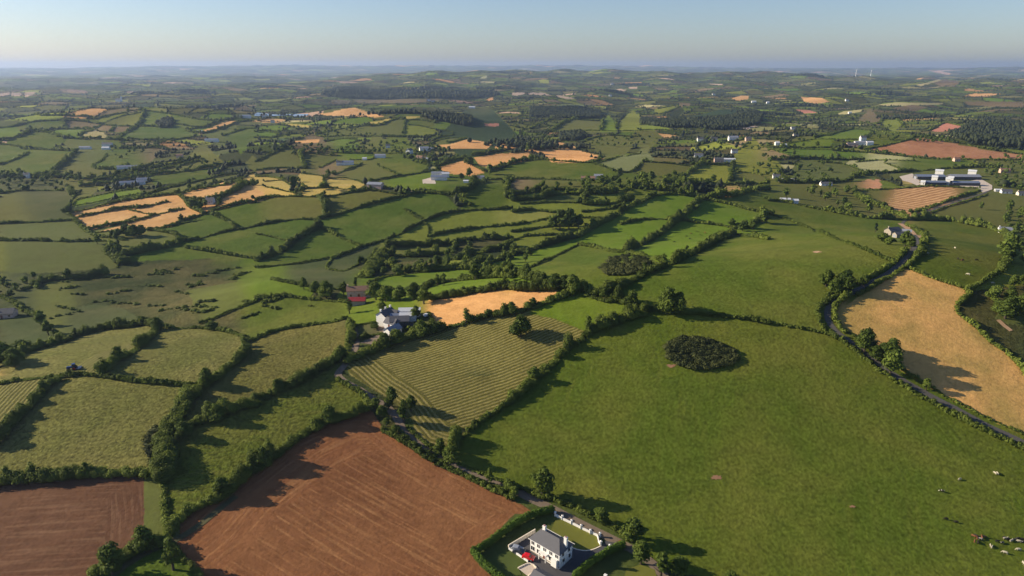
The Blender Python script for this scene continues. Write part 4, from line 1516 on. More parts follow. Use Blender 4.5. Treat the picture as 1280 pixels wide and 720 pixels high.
# ======================= the far countryside =======================
def hedge_far():
    g_=np.random.default_rng(9); Cs=[];Rs=[];S=[]
    a,b=VE[:,0],VE[:,1]; mid=(a+b)/2; r=np.hypot(mid[:,0],mid[:,1]); L=np.hypot(*(b-a).T)
    ok=(r>200)&(r<11000)&(L<600)&(np.abs(np.arctan2(mid[:,0],mid[:,1]))<.95)
    for i in np.where(ok)[0]:
        px=max(r[i],850)/683; step=px*(1.2 if r[i]<4500 else 1.75); n=max(2,int(L[i]/step)); t=(np.arange(n)+g_.uniform(0,1,n)*.8)/n
        q=a[i]+(b[i]-a[i])*t[:,None]
        dens=g_.choice([.35,.9,1.0,1.0],p=[.12,.3,.33,.25]); q=q[g_.random(len(q))<dens]
        if len(q): Cs.append(q); S.append(np.full(len(q),px)); Rs.append(np.full(len(q),g_.uniform(.7,1.4)))
    Q=np.concatenate(Cs); px=np.concatenate(S); tall=np.concatenate(Rs)
    Z=H(Q[:,0],Q[:,1]); u,v,d=proj(np.stack([Q[:,0],Q[:,1],Z],1))
    c=pix_code(u,v,0); keep=c==0
    for ty,po in PATCH: keep&=~inpoly(u,v,po)
    keep&=((v<300)|(u<-20)|(u>PW+20))
    Q,Z,px,tall=Q[keep],Z[keep],px[keep],tall[keep]; n=len(Q)
    big=g_.random(n)<.16; hh=np.where(big,g_.uniform(4.5,8,n),g_.uniform(1.6,3.4,n))*tall; rr=np.maximum(px*.72,np.where(big,g_.uniform(2.5,4,n),g_.uniform(1.5,2.5,n)))
    C=np.stack([Q[:,0]+g_.uniform(-2,2,n),Q[:,1]+g_.uniform(-2,2,n),Z+hh*.42],1)
    V,Fl,Cn,Ti=blob_mesh(C,np.stack([rr,rr,hh*.6],1),g_,1,cover=0,core=1.0,basev=OV,basef=OF,jit=.3,tint=g_.uniform(0,1.6,n).clip(0,1.6))
    o=link('distant_hedgerows',new_mesh('distant_hedgerows',V,Fl,Cn,(MAT['far'],),col=Ti)); tag(o,'countless dark hedgerows netting the distant hills','hedgerows',kind='stuff')
    print('far hedge blobs',n)
hedge_far()
def woods():
    g_=np.random.default_rng(19); Cc=[];Rr=[]
    def fill(po,hm,k=1.35,nmax=9000):
        ps=np.array(po); W=U(ps[:,0],ps[:,1]); x0,x1,y0,y1=W[:,0].min(),W[:,0].max(),W[:,1].min(),W[:,1].max()
        px=np.hypot(W[:,0],W[:,1]).mean()/683; s=max(4.5,px*k); n=min(nmax,int((x1-x0)*(y1-y0)/(s*s)))
        X=g_.uniform(x0,x1,n); Y=g_.uniform(y0,y1,n); Z=H(X,Y); u,v,d=proj(np.stack([X,Y,Z],1)); m=inpoly(u,v,po)
        X,Y,Z=X[m],Y[m],Z[m]; q=len(X); hh=hm*g_.uniform(.6,1.15,q); rr=s*g_.uniform(.6,.95,q)
        Cc.append(np.stack([X,Y,Z+hh*.5],1)); Rr.append(np.stack([rr,rr,hh*.55],1))
    for nm,po,h in WOODS: fill(po,h)
    # procedural wood cells
    ids=np.where((SITE_KIND=='wood'))[0]
    for i in ids:
        a=SITES[i]; r=math.hypot(*a)
        if r<900 or r>14000: continue
        u,v,_=proj(np.array([[a[0],a[1],float(H(a[0],a[1]))]]))
        if pix_code(u,v,0)[0]!=0: continue
        s=(52+.0165*r)*.45; px=r/683; sp_=max(6,px*1.5); n=int(min(160,3.0*s*s/(sp_*sp_)))
        if n<3: n=3
        X=a[0]+g_.normal(0,s*.7,n)*1.5; Y=a[1]+g_.normal(0,s*.5,n); Z=H(X,Y); hh=g_.uniform(7,12,n); rr=sp_*g_.uniform(.6,1,n)
        Cc.append(np.stack([X,Y,Z+hh*.5],1)); Rr.append(np.stack([rr,rr,hh*.55],1))
    C=np.concatenate(Cc);Rd=np.concatenate(Rr)
    V,Fl,Cn,Ti=blob_mesh(C,Rd,g_,1,cover=0,core=1.0,jit=.25,tint=g_.uniform(0,1.3,len(C)))
    o=link('distant_woodland',new_mesh('distant_woodland',V,Fl,Cn,(MAT['far'],),col=Ti)); tag(o,'dark blocks of far-off woodland and plantation','woodland',kind='stuff')
    print('wood blobs',len(C))
woods()
def rest_trees():
    g_=np.random.default_rng(29)
    P_=[c[0] for c in REST]; n0=len(P_)
    # extra clumps and stragglers along the surveyed hedges beyond the near ground
    for o,k,f1,f2,mx,my,L,pts in HEDGES:
        if my<128 or my>262: continue
        Wp,LL=dense_line(pts,{'T':20,'H':48,'L':90,'D':12}[k])
        for q in Wp:
            if g_.random()<.8: P_.append(q+np.array([*g_.normal(0,2.5,2),0]))
    # low bushes dotted over the wet marsh
    gb_=np.random.default_rng(31); bp_=[]
    for po,n in [([(60,345),(330,350),(330,400),(90,400)],26),([(150,325),(300,328),(300,345),(150,345)],8)]:
        xs=[q[0] for q in po]; ys=[q[1] for q in po]; X=gb_.uniform(min(xs),max(xs),n); Y=gb_.uniform(min(ys),max(ys),n); k5=np.arange(7); X=(X[:,None]+k5*gb_.uniform(1.5,5.5,n)[:,None]+gb_.normal(0,1.2,(n,7))).ravel(); Y=(Y[:,None]+k5*gb_.uniform(-1.3,.8,n)[:,None]+gb_.normal(0,.5,(n,7))).ravel(); bp_+=list(U(X,Y))
    B0=np.array(bp_); nb=len(B0); rb=gb_.uniform(.45,1.5,nb); B0[:,2]+=rb*.4
    Vb,Fb,Cb,Tb=blob_mesh(B0,np.stack([rb*1.3,rb*1.3,rb*.8],1),gb_,.8,cover=1,core=.9)
    ob=link('marsh_scrub',new_mesh('marsh_scrub',Vb,Fb,Cb,(MAT['hedge'],),col=Tb)); tag(ob,'low bushes dotted over the wet marsh','scrub',kind='stuff')
    # loose scrub in the belts around farms
    for po,n in [([(300,186),(540,176),(545,190),(420,196),(320,192)],150),([(400,170),(640,166),(640,178),(470,182)],0),([(130,183),(215,170),(225,178),(150,200)],50),
                 ([(0,215),(105,217),(100,232),(40,240),(0,238)],60),([(500,192),(560,183),(575,200),(545,210),(505,203)],70),([(640,236),(800,222),(860,240),(700,246)],60),
                 ([(850,170),(1010,172),(1000,192),(860,190)],65),([(950,192),(1030,205),(1060,222),(965,232),(940,215)],55),([(960,142),(1060,146),(1130,160),(1000,168),(960,160)],60),
                 ([(1090,168),(1200,172),(1180,180),(1100,176)],50),([(1225,200),(1280,195),(1280,240),(1255,236),(1230,222)],60),([(330,160),(440,158),(470,170),(340,172)],80),
                 ([(640,145),(700,160),(690,178),(640,176)],60),([(700,172),(800,168),(850,178),(760,184)],50),([(60,345),(330,350),(330,400),(90,400)],0),([(450,320),(560,330),(560,345),(450,345)],20),([(135,296),(150,290),(158,320),(148,335),(136,318)],16),
                 ([(150,210),(260,196),(300,205),(180,226)],36)]:
        xs=[q[0] for q in po]; ys=[q[1] for q in po]; X=g_.uniform(min(xs),max(xs),n*3); Y=g_.uniform(min(ys),max(ys),n*3); m=inpoly(X,Y,po)
        X,Y=X[m][:n],Y[m][:n]
        if len(X): P_+=list(U(X,Y))
    C0=np.array(P_); n=len(C0); d=np.hypot(C0[:,0],C0[:,1]); px=d/683
    hh=g_.uniform(3,8.0,n); w_=hh*g_.uniform(.30,.48,n)
    Cs=[];Rs=[];Ts=[]
    tn=g_.uniform(0,1,n)
    for j in range(4):
        a=g_.uniform(0,6.28,n); off=w_*.55; zf=(.42,.6,.5,.72)[j]
        Cs.append(np.stack([C0[:,0]+np.cos(a)*off,C0[:,1]+np.sin(a)*off,H(C0[:,0],C0[:,1])+hh*zf],1)); s=w_*g_.uniform(.6,.85,n); Rs.append(np.stack([s,s,hh*.30],1)); Ts.append(tn)
    C=np.concatenate(Cs);Rd=np.concatenate(Rs);Tn=np.concatenate(Ts); lf=np.maximum(.9,np.concatenate([px]*4)*1.2)
    V,Fl,Cn,Ti=blob_mesh(C,Rd,g_,lf,cover=.8,core=.9,tint=Tn)
    o=link('distant_trees',new_mesh('distant_trees',V,Fl,Cn,(MAT['tree'],),col=Ti)); tag(o,'scattered small trees and scrub of the middle distance','trees',kind='stuff')
    print('rest trees',n)
rest_trees()
print('far',round(time.time()-T0,1))
# ======================= roads and lanes =======================
def ribbon(name,pts,width,mat,lift,label=None,kind='structure',step=2.0,obj=True):
    Wp,L=dense_line(pts,step); n=len(Wp); t=np.gradient(Wp[:,:2],axis=0)
    for _ in range(3): t[1:-1]=(t[:-2]+t[1:-1]+t[2:])/3
    t/=np.maximum(1e-6,np.linalg.norm(t,axis=1))[:,None]; nm=np.stack([-t[:,1],t[:,0]],1)
    V=[]
    for s in (-1,-.5,0,.5,1):
        X=Wp[:,0]+nm[:,0]*s*width/2; Y=Wp[:,1]+nm[:,1]*s*width/2; V.append(np.stack([X,Y,H(X,Y)+lift],1))
    V=np.stack(V,1).reshape(-1,3); j=(np.arange(n-1)[:,None]*5+np.arange(4)[None]).ravel()
    fl=np.stack([j,j+1,j+6,j+5],1).ravel()
    o=link(name,new_mesh(name,V,fl,np.full(len(j),4),(mat,),smooth=True)); tag(o,label,None,kind=kind); return o
def z4(ox,oy,l): return [(ox+a/4,oy+b/4) for a,b in l]
LANE=z4(320,370,[(478,150),(505,210),(498,265),(445,345),(400,395),(450,435),(520,468),(562,500),(600,525),(650,548),(700,600),(725,650),(740,690)])+\
     z4(320,540,[(770,25),(850,90),(950,150),(1060,200),(1150,238),(1280,283)])+z4(640,540,[(100,338),(200,382),(300,437),(420,497),(520,545),(620,597),(700,655),(760,722),(800,780)])
ribbon('lane',LANE,3.2,MAT['gravel'],.10,'narrow gravel lane winding past the hay field')
ROAD=[(1236,238),(1232,241),(1210,247.5),(1180,257.5),(1150,267.5),(1128,277),(1126,282),(1134,289),(1143,295),(1148,302),(1141,313),(1134,321),(1124,331),(1108,343),(1085,355),(1062,368)]+\
     z4(960,370,[(350,5),(295,62),(297,125),(345,185),(412,230),(490,292),(590,370),(690,432),(830,510),(950,570),(1100,652),(1260,724),(1360,775)])
ribbon('road',ROAD,2.7,MAT['road'],.12,'country road bending round the tan field')
ribbon('track',z4(0,540,[(1180,320),(1090,390),(1000,465),(900,530),(860,545),(740,600),(640,660),(560,722)]),2.4,MAT['verge'],.10,'farm track below the hedge of the red field')
ribbon('track',z4(960,200,[(660,318),(700,345),(740,372),(775,392)]),5.0,MAT['dirt'],.16,'bare orange track by the roadside farmhouse')
ribbon('road',[(0,300.5),(30,299),(60,298)],0.1,MAT['gravel'],.05,'thin far lane') if 0 else None
ribbon('lane',[(460,229.5),(480,235),(515,239),(528,240)],5,MAT['gravel'],.3,'pale lane past the long grey barn')
ribbon('path',z4(960,370,[(1150,120),(1180,150),(1215,175)]),2.2,MAT['dirt'],.12,'pale path in the clearing at the right edge')
def patch(name,po,mat,lift,label,kind='structure',sub=6):
    """a surface draped on the land inside a polygon of photo pixels"""
    W=U([q[0] for q in po],[q[1] for q in po]); import bmesh as _b
    bm=_b.new(); vs=[bm.verts.new((a,b,0)) for a,b,c in W]; f=bm.faces.new(vs); _b.ops.triangulate(bm,faces=[f])
    for _ in range(sub):
        e=[e for e in bm.edges if e.calc_length()>3.5]
        if not e: break
        _b.ops.subdivide_edges(bm,edges=e,cuts=1); _b.ops.triangulate(bm,faces=bm.faces[:])
    for v in bm.verts: v.co.z=float(H(v.co.x,v.co.y))+lift
    _b.ops.recalc_face_normals(bm,faces=bm.faces[:])
    if bm.faces and sum(f.normal.z for f in bm.faces)<0: _b.ops.reverse_faces(bm,faces=bm.faces[:])
    me=bpy.data.meshes.new(name); bm.to_mesh(me); bm.free(); me.materials.append(mat)
    o=link(name,me); tag(o,label,kind=kind); return o
patch('driveway',[(636,686.5),(669,666),(685,665),(722,686),(736,689),(752,682),(757,676),(775,679.5),(762,688),(742,701),(728,712),(722,727),(655,727),(673,711),(661,703.5),(644,691.5)],MAT['tarmac'],.10,'dark tarmac yard and drive round the white house')
patch('lawn',[(688,664),(694,651),(699,646.5),(748,671.5),(746,676),(750,681.5),(741,686.5),(728,688),(716,684.5),(702,675)],MAT['lawn'],.14,'olive front lawn inside the white garden wall')
patch('lawn',[(604,700),(637,688),(658,702),(648,710),(652,719),(628,722),(612,714)],MAT['yardgrass'],.13,'back lawn behind the clipped hedge')
patch('lawn',[(780,722),(783,712),(800,706),(818,712),(822,724)],MAT['lawn'],.13,'small lawn at the bottom edge')
patch('terrace',[(647.5,711),(662,703.5),(673,711),(660,721)],MAT['paving'],.22,'pale paved terrace at the edge of the back lawn')
patch('farmyard',z4(320,370,[(600,145),(640,110),(790,110),(790,150),(700,165),(680,200),(720,215),(600,245),(520,235),(600,200),(620,180)]),MAT['gravel'],.12,'gravel yard of the grey farmhouse')
patch('farmyard',[(1198,229),(1226,224),(1240,232),(1240,237),(1228,241),(1222,235),(1200,234)],MAT['paving'],.3,'pale concrete yard right of the big sheds')
patch('farmyard',[(1124,221),(1140,217),(1152,230),(1146,232),(1136,228),(1128,226)],MAT['paving'],.3,'pale rubble yard left of the big sheds')
patch('farmyard',[(528,225),(542,221),(545,229),(530,230)],MAT['paving'],.3,'pale yard beside the white farm')
patch('lake',[(318,143.6),(340,143),(365,142.6),(386,142.8),(384,144.6),(360,145.2),(340,145.6),(318,145.4)],simple('lake_water',(0.20,0.26,0.32),0.25,0.03,0.02,0.6),.8,'thin pale lake far away on the left')
def soil(x,y,rx,ry,mt,lb,seed):
    q=random.Random(seed); po=[]
    for i in range(26):
        a=i/26*2*math.pi; k=q.uniform(.55,1.15); po.append((x+rx*k*math.cos(a),y+ry*k*math.sin(a)))
    patch('bare_soil',po,mt,.07,lb)
OLD=lambda *a,**k:None
soil(896,597,8,3.2,MAT['soil'],'reddish bare patch worn in the big pasture',3)
soil(839,457.5,7,2.2,MAT['soil'],'red soil scar below the gorse thicket',4)
soil(1065,633,4.5,1.6,MAT['soil'],'small bare patch in the lower right of the big pasture',5)
soil(1021,315,6,1.3,MAT['dirt'],'faint bare scar in the long back pasture',6)
OLD('bare_soil',[(887,597),(893,593),(901,594),(905,599),(899,601),(890,601)],MAT['soil'],.06,'reddish bare patch worn in the big pasture')
OLD('bare_soil',[(832,455),(838,454),(848,458.5),(846,461),(836,459.5)],MAT['soil'],.07,'red soil scar below the gorse thicket')
OLD('bare_soil',[(1061,632),(1065,630.5),(1070,633),(1068,635),(1063,635.5)],MAT['soil'],.06,'small bare patch in the lower right of the big pasture')
OLD('bare_soil',[(1015,315),(1022,313.5),(1029,315),(1024,317),(1016,317.5)],MAT['soil'],.1,'faint bare scar in the long back pasture')
patch('bare_soil',[(1131,279),(1140,281),(1137,286),(1131,284)],MAT['dirt'],.18,'bare ground beside the road junction')
# ======================= buildings =======================
def facing(x1,y1,x2,y2):
    a=P1(x1,y1); b=P1(x2,y2); return math.atan2(b.y-a.y,b.x-a.x)
def roof_gable(b,L,W,h,rh,o=.35,th=.18):
    x0,x1=-L/2-o,L/2+o; y=W/2+o; zb=h-rh*o/(W/2)*.9
    vs=[(x0,-y,zb),(x1,-y,zb),(x1,0,h+rh),(x0,0,h+rh),(x0,y,zb),(x1,y,zb)]
    vs+=[(a,c,z+th) for a,c,z in vs]
    fs=[(6,7,8,9),(9,8,11,10),(0,3,2,1),(3,4,5,2),(0,1,7,6),(4,10,11,5),(0,6,9,3),(3,9,10,4),(1,2,8,7),(2,5,11,8)]
    b.add(vs,fs)
def roof_hip(b,L,W,h,rh,o=.4,th=.15,inset=None):
    x,y=L/2+o,W/2+o; r=inset if inset is not None else W*.5
    vs=[(-x,-y,h-.05),(x,-y,h-.05),(x,y,h-.05),(-x,y,h-.05),(-x+r,0,h+rh),(x-r,0,h+rh)]
    b.add(vs,[(0,1,5,4),(1,2,5),(2,3,4,5),(3,0,4),(3,2,1,0)])
def house(name,label,cat,x,y,rz,L=10,W=7,h=3,rh=2.4,wall='white',roof='slate',style='gable',wins=3,chim=1,storeys=1,door=True,group=None,shed=False,world=None):
    p=Vector(world) if world is not None else P1(x,y)
    zs=[float(H(p.x+math.cos(rz)*a*L/2-math.sin(rz)*c*W/2,p.y+math.sin(rz)*a*L/2+math.cos(rz)*c*W/2)) for a in(-1,1) for c in(-1,1)]
    z0=min(zs); root=empty(name,(p.x,p.y,max(zs)-.05),rz); dz=z0-max(zs)-.5
    tag(root,label,cat,group)
    b=MB(); 
    if style=='gable':
        x0,x1,y0,y1=-L/2,L/2,-W/2,W/2
        b.add([(x0,y0,dz),(x1,y0,dz),(x1,y1,dz),(x0,y1,dz),(x0,y0,h),(x1,y0,h),(x1,y1,h),(x0,y1,h),(x0,0,h+rh),(x1,0,h+rh)],
              [(0,1,5,4),(2,3,7,6),(1,2,6,9,5),(3,0,4,8,7),(4,5,9,8),(6,7,8,9)])
    else: b.box(-L/2,L/2,-W/2,W/2,dz,h)
    b.build('wall',MAT[wall],root)
    rb=MB(); (roof_gable if style=='gable' else roof_hip)(rb,L,W,h,rh)
    ro=rb.build('roof',MAT[roof],root)
    for k in range(chim):
        cx=(-1,1,0)[k]*(L/2-.55 if style=='gable' else L/2-W*.45)
        c=MB(); c.box(cx-.4,cx+.4,-.35,.35,h+rh*.55,h+rh+.95); c.box(cx-.47,cx+.47,-.42,.42,h+rh+.953,h+rh+1.1); c.build('chimney',MAT[wall],ro)
    if not shed:
        for s in range(storeys):
            for side in (-1,1):
                for k in range(wins):
                    wx=-L/2+L*(k+.5)/wins+(0.0 if wins>1 else 1.0)
                    if side==-1 and s==0 and door and k==wins//2: continue
                    q=MB(); zz=.95+s*2.55; yy=side*(W/2); q.box(wx-.5,wx+.5,min(yy,yy+side*.04),max(yy,yy+side*.04),zz,zz+1.15); q.build('window',MAT['glass'],root)
        if door:
            q=MB(); wx=-L/2+L*(wins//2+.5)/wins; q.box(wx-.5,wx+.5,-W/2-.05,-W/2,0.02,2.1); q.build('door',MAT['door'],root)
    elif door:
        q=MB(); q.box(-L/2-.05,-L/2,-W*.25,W*.25,0.02,min(h-.3,3.6)); q.build('door',MAT['greyroof'],root)
    return root
# --- the white house at the bottom ---
A_=P1(663.2,688.5); B_=P1(698.3,712.0)
fd=(B_-A_); fd.z=0; Lh=fd.length; fd.normalize(); rz=math.atan2(fd.y,fd.x); Wh=8.2
back=Vector((-fd.y,fd.x,0))
cen=(A_+B_)/2+back*(Wh/2); print('house front length',round(Lh,1))
C_=P1(715.3,702.6); Wh=(C_-B_).length; print('house depth',round(Wh,1)); Lh=max(11.5,min(14,Lh)); Wh=max(6.5,min(8.5,Wh)); cen=(A_+B_)/2+back*(Wh/2); z0=float(H(cen.x,cen.y))
hs=empty('white_house',(cen.x,cen.y,z0+.12),rz); tag(hs,'large white two-storey house with grey hipped roof beside the red field','house')
b=MB(); b.box(-Lh/2,Lh/2,-Wh/2,Wh/2,-.8,4.75); b.build('wall',MAT['white'],hs)
b=MB(); b.box(-Lh/2-.03,Lh/2+.03,-Wh/2-.03,-Wh/2,-.1,.35); b.build('plinth',MAT['stone'],hs)
b=MB(); roof_hip(b,Lh,Wh,4.77,2.5,.4,inset=3.0); ro=b.build('roof',MAT['slate'],hs)
b=MB(); b.box(-Lh/2-.52,Lh/2+.52,-Wh/2-.56,-Wh/2-.44,4.63,4.77); b.box(-Lh/2-.52,Lh/2+.52,Wh/2+.44,Wh/2+.56,4.63,4.77); b.build('gutter',MAT['white'],hs)
for cx,cyy_ in ((-Lh/2+2.6,.5),(Lh/2-.6,0.6)):
    b=MB(); b.box(cx-.5,cx+.5,cyy_-.4,cyy_+.4,5.0,8.3); b.box(cx-.58,cx+.58,cyy_-.48,cyy_+.48,8.303,8.5); c=b.build('chimney',MAT['white'],ro)
    b=MB(); b.tube((cx-.2,cyy_,8.5),(cx-.2,cyy_,8.9),.13,.12); b.tube((cx+.2,cyy_,8.5),(cx+.2,cyy_,8.9),.13,.12); b.build('chimney_pot',MAT['redroof'],ro)
def window(root,x,y,z,wd,hh,side,axis='y'):
    f=MB()
    if axis=='y':
        y0,y1=sorted((y,y+side*.06)); f.box(x-wd/2-.1,x+wd/2+.1,y0,y1,z-.12,z); f.box(x-wd/2-.1,x-wd/2,y0,y1,z,z+hh); f.box(x+wd/2,x+wd/2+.1,y0,y1,z,z+hh); f.box(x-wd/2-.1,x+wd/2+.1,y0,y1,z+hh,z+hh+.1); f.box(x-.04,x+.04,y0,y1,z,z+hh)
    else:
        y0,y1=sorted((x,x+side*.06)); f.box(y0,y1,y-wd/2-.1,y+wd/2+.1,z-.12,z); f.box(y0,y1,y-wd/2-.1,y-wd/2,z,z+hh); f.box(y0,y1,y+wd/2,y+wd/2+.1,z,z+hh); f.box(y0,y1,y-wd/2-.1,y+wd/2+.1,z+hh,z+hh+.1)
    o=f.build('window',MAT['white'],root); g_=MB()
    if axis=='y':
        y0,y1=sorted((y,y+side*.03)); g_.box(x-wd/2,x-.04,y0,y1,z,z+hh); g_.box(x+.04,x+wd/2,y0,y1,z,z+hh)
    else:
        y0,y1=sorted((x,x+side*.03)); g_.box(y0,y1,y-wd/2,y+wd/2,z,z+hh)
    g_.build('pane',MAT['glass'],o)
for i,fx in enumerate((-.41,-.21,0.0,.21,.41)):
    window(hs,fx*Lh,-Wh/2,2.95,1.1,1.2,-1)
    if i!=2: window(hs,fx*Lh,-Wh/2,.8,1.5 if i in(0,4) else 1.25,1.45,-1)
for fy in (-.22,.24): window(hs,Lh/2,fy*Wh,3.1,1.0,1.2,1,'x'); window(hs,Lh/2,fy*Wh+.3,.8,1.0,1.3,1,'x')
for fy in (-.2,.2): window(hs,-Lh/2,fy*Wh,3.1,1.0,1.2,-1,'x')
for fx in (-.35,-.1,.15,.38): window(hs,fx*Lh,Wh/2,3.1,1.1,1.2,1)
b=MB(); b.box(-.55,.55,-Wh/2-.05,-Wh/2,.1,2.2); b.build('door',MAT['door'],hs)
b=MB(); b.box(-1.5,1.5,-Wh/2-1.3,-Wh/2-.002,2.5,2.65); b.box(-1.4,-1.2,-Wh/2-1.25,-Wh/2-1.05,0,2.5); b.box(1.2,1.4,-Wh/2-1.25,-Wh/2-1.05,0,2.5); b.build('porch',MAT['white'],hs)
b=MB(); b.box(.28*Lh,.46*Lh,-Wh/2-.9,-Wh/2-.002,.0,2.6); b.build('bay_window',MAT['white'],hs)
# garage roof at the bottom edge and the little roof right of the drive hedge
g1=P1(682,722); house('garage','grey-roofed garage cut by the bottom edge near the white house','garage',0,0,rz,9,6.5,2.6,2.0,'white','slate','gable',2,0,1,True,world=(g1.x,g1.y-5.0,g1.z))
g2=P1(759,722); house('bungalow','half-hidden grey-roofed house with white chimney at the bottom edge','house',0,0,rz+.1,11,7,2.7,2.4,'white','slate','gable',3,2,1,True,world=(g2.x+2.5,g2.y-8.5,g2.z))
# --- walls, piers, gate ---
def wall_line(name,label,pts,h,t,mat,cat='wall',cap=None,piers=()):
    Wp,L=dense_line(pts,1.2); o0=Wp[len(Wp)//2]; root=empty(name,tuple(o0)); tag(root,label,cat)
    b=MB()
    tdir=np.gradient(Wp[:,:2],axis=0); tdir/=np.linalg.norm(tdir,axis=1)[:,None]; nm=np.stack([-tdir[:,1],tdir[:,0]],1)
    q=[]
    for i,w_ in enumerate(Wp):
        for s,z in ((-1,-.4),(1,-.4),(1,h),(-1,h)): q.append((w_[0]+nm[i,0]*s*t/2-o0[0],w_[1]+nm[i,1]*s*t/2-o0[1],w_[2]+z-o0[2]))
    fs=[]
    for i in range(len(Wp)-1):
        a=i*4; fs+=[(a,a+4,a+5,a+1),(a+1,a+5,a+6,a+2),(a+2,a+6,a+7,a+3),(a+3,a+7,a+4,a)]
    fs+=[(0,1,2,3),(len(Wp)*4-1,len(Wp)*4-2,len(Wp)*4-3,len(Wp)*4-4)]
    b.add(q,fs); b.build('panel',MAT[mat],root)
    for (x,y) in piers:
        p=P1(x,y)-Vector(o0); ph=h+.55; c=MB(); c.box(p.x-.3,p.x+.3,p.y-.3,p.y+.3,p.z-.3,p.z+ph); c.box(p.x-.38,p.x+.38,p.y-.38,p.y+.38,p.z+ph,p.z+ph+.12); c.add([(p.x-.3,p.y-.3,p.z+ph+.12),(p.x+.3,p.y-.3,p.z+ph+.12),(p.x+.3,p.y+.3,p.z+ph+.12),(p.x-.3,p.y+.3,p.z+ph+.12),(p.x,p.y,p.z+ph+.4)],[(0,1,4),(1,2,4),(2,3,4),(3,0,4),(3,2,1,0)]); c.build('pier',MAT[mat],root)
    return root
wall_line('garden_wall','white garden wall with piers between the lawn and the lane',[(694,645),(702,649.5),(714,655),(726,661),(738,667),(749,671),(747,675),(748,679),(751,682)],.95,.28,'white',
   piers=[(694,644.8),(703,649.5),(714.5,655.2),(726.3,661.2),(738,667.2),(749.8,671),(751,681.5)])
wall_line('garden_wall','short white wall with piers on the right of the house gate',[(762,686),(768,685),(775,683.5)],.9,.28,'white',piers=[(762,686),(775,683.5)])
wall_line('garden_wall','grey boundary wall on the ploughed side of the white house yard',[(635.5,686),(652,676),(669,665.8)],1.5,.3,'cream')
wall_line('garden_wall','low white wall between the back lawn and the yard',[(636,686.8),(644,691.8),(652,697.5),(660,703)],.8,.3,'white')
wall_line('kerb','pale kerb curving round the front lawn',[(685.5,665.5),(700,675.5),(714,684.5),(722,687.5),(731,689),(740,688),(752,682)],.16,.35,'cream','kerb')
wall_line('kerb','pale kerb on the near side of the house drive',[(743,700),(752,693.5),(761.5,687.5)],.16,.4,'cream','kerb')
wall_line('kerb','raised pale edging round the paved terrace',[(647.5,711),(662,703.5),(673,711),(660.5,720.5)],.55,.3,'cream','kerb')
# --- cars ---
def car(x,y,rz,paint,label,name='parked_car',L=3.9,W=1.8,hh=1.45):
    p=P1(x,y); root=empty(name,(p.x,p.y,float(H(p.x,p.y))+.12),rz); tag(root,label,'car')
    prof=[(-L/2,.35),(-L/2,.78),(-L*.42,.95),(-L*.36,hh-.08),(-L*.26,hh),(L*.08,hh),(L*.24,.98),(L*.46,.82),(L/2,.62),(L/2,.35)]
    b=MB(); n=len(prof)
    vs=[(a,-W/2*(.86 if z>1.0 else 1),z) for a,z in prof]+[(a,W/2*(.86 if z>1.0 else 1),z) for a,z in prof]
    b.add(vs,[tuple(range(n)),tuple(range(2*n-1,n-1,-1))]+[(i,n+i,n+(i+1)%n,(i+1)%n) for i in range(n)]); b.build('body',MAT[paint],root)
    g_=MB(); g_.box(-L*.30,L*.10,-W*.45,W*.45,hh-.42,hh-.1)
    g_=MB()
    for s in (-1,1):
        y0=s*W/2*.9; g_.add([(-L*.30,y0+s*.03,1.02),(L*.17,y0+s*.03,1.02),(L*.07,y0-s*.02,hh-.12),(-L*.27,y0-s*.02,hh-.12)],[(0,1,2,3) if s<0 else (3,2,1,0)])
    g_.add([(L*.225,-W*.40,1.04),(L*.225,W*.40,1.04),(L*.095,W*.38,hh-.05),(L*.095,-W*.38,hh-.05)],[(0,1,2,3)])
    g_.add([(-L*.415,W*.40,1.0),(-L*.415,-W*.40,1.0),(-L*.372,-W*.38,hh-.15),(-L*.372,W*.38,hh-.15)],[(0,1,2,3)])
    g_.build('windows',MAT['glass'],root)
    for a in (-L*.3,L*.3):
        for s in (-1,1):
            t=MB(); t.tube((a,s*(W/2-.22),.33),(a,s*(W/2+.02),.33),.33,.33,14); wl=t.build('wheel',MAT['rubber'],root)
            t=MB(); t.tube((a,s*(W/2+.021),.33),(a,s*(W/2+.03),.33),.2,.2,10); t.build('rim',MAT['steel'],wl)
    for s in (-1,1):
        t=MB(); t.box(L/2-.02,L/2+.02,s*W*.36-.18,s*W*.36+.18,.62,.78); t.build('headlight',MAT['whitepaint'],root)
    return root
car(660.5,698.5,rz+.35,'redpaint','bright red car parked in front of the white house')
car(648.5,691,rz+.5,'greypaint','dark car parked near the corner of the yard wall')
car(646.5,687.8,rz+.4,'silver','silver car half in shade behind the dark car')
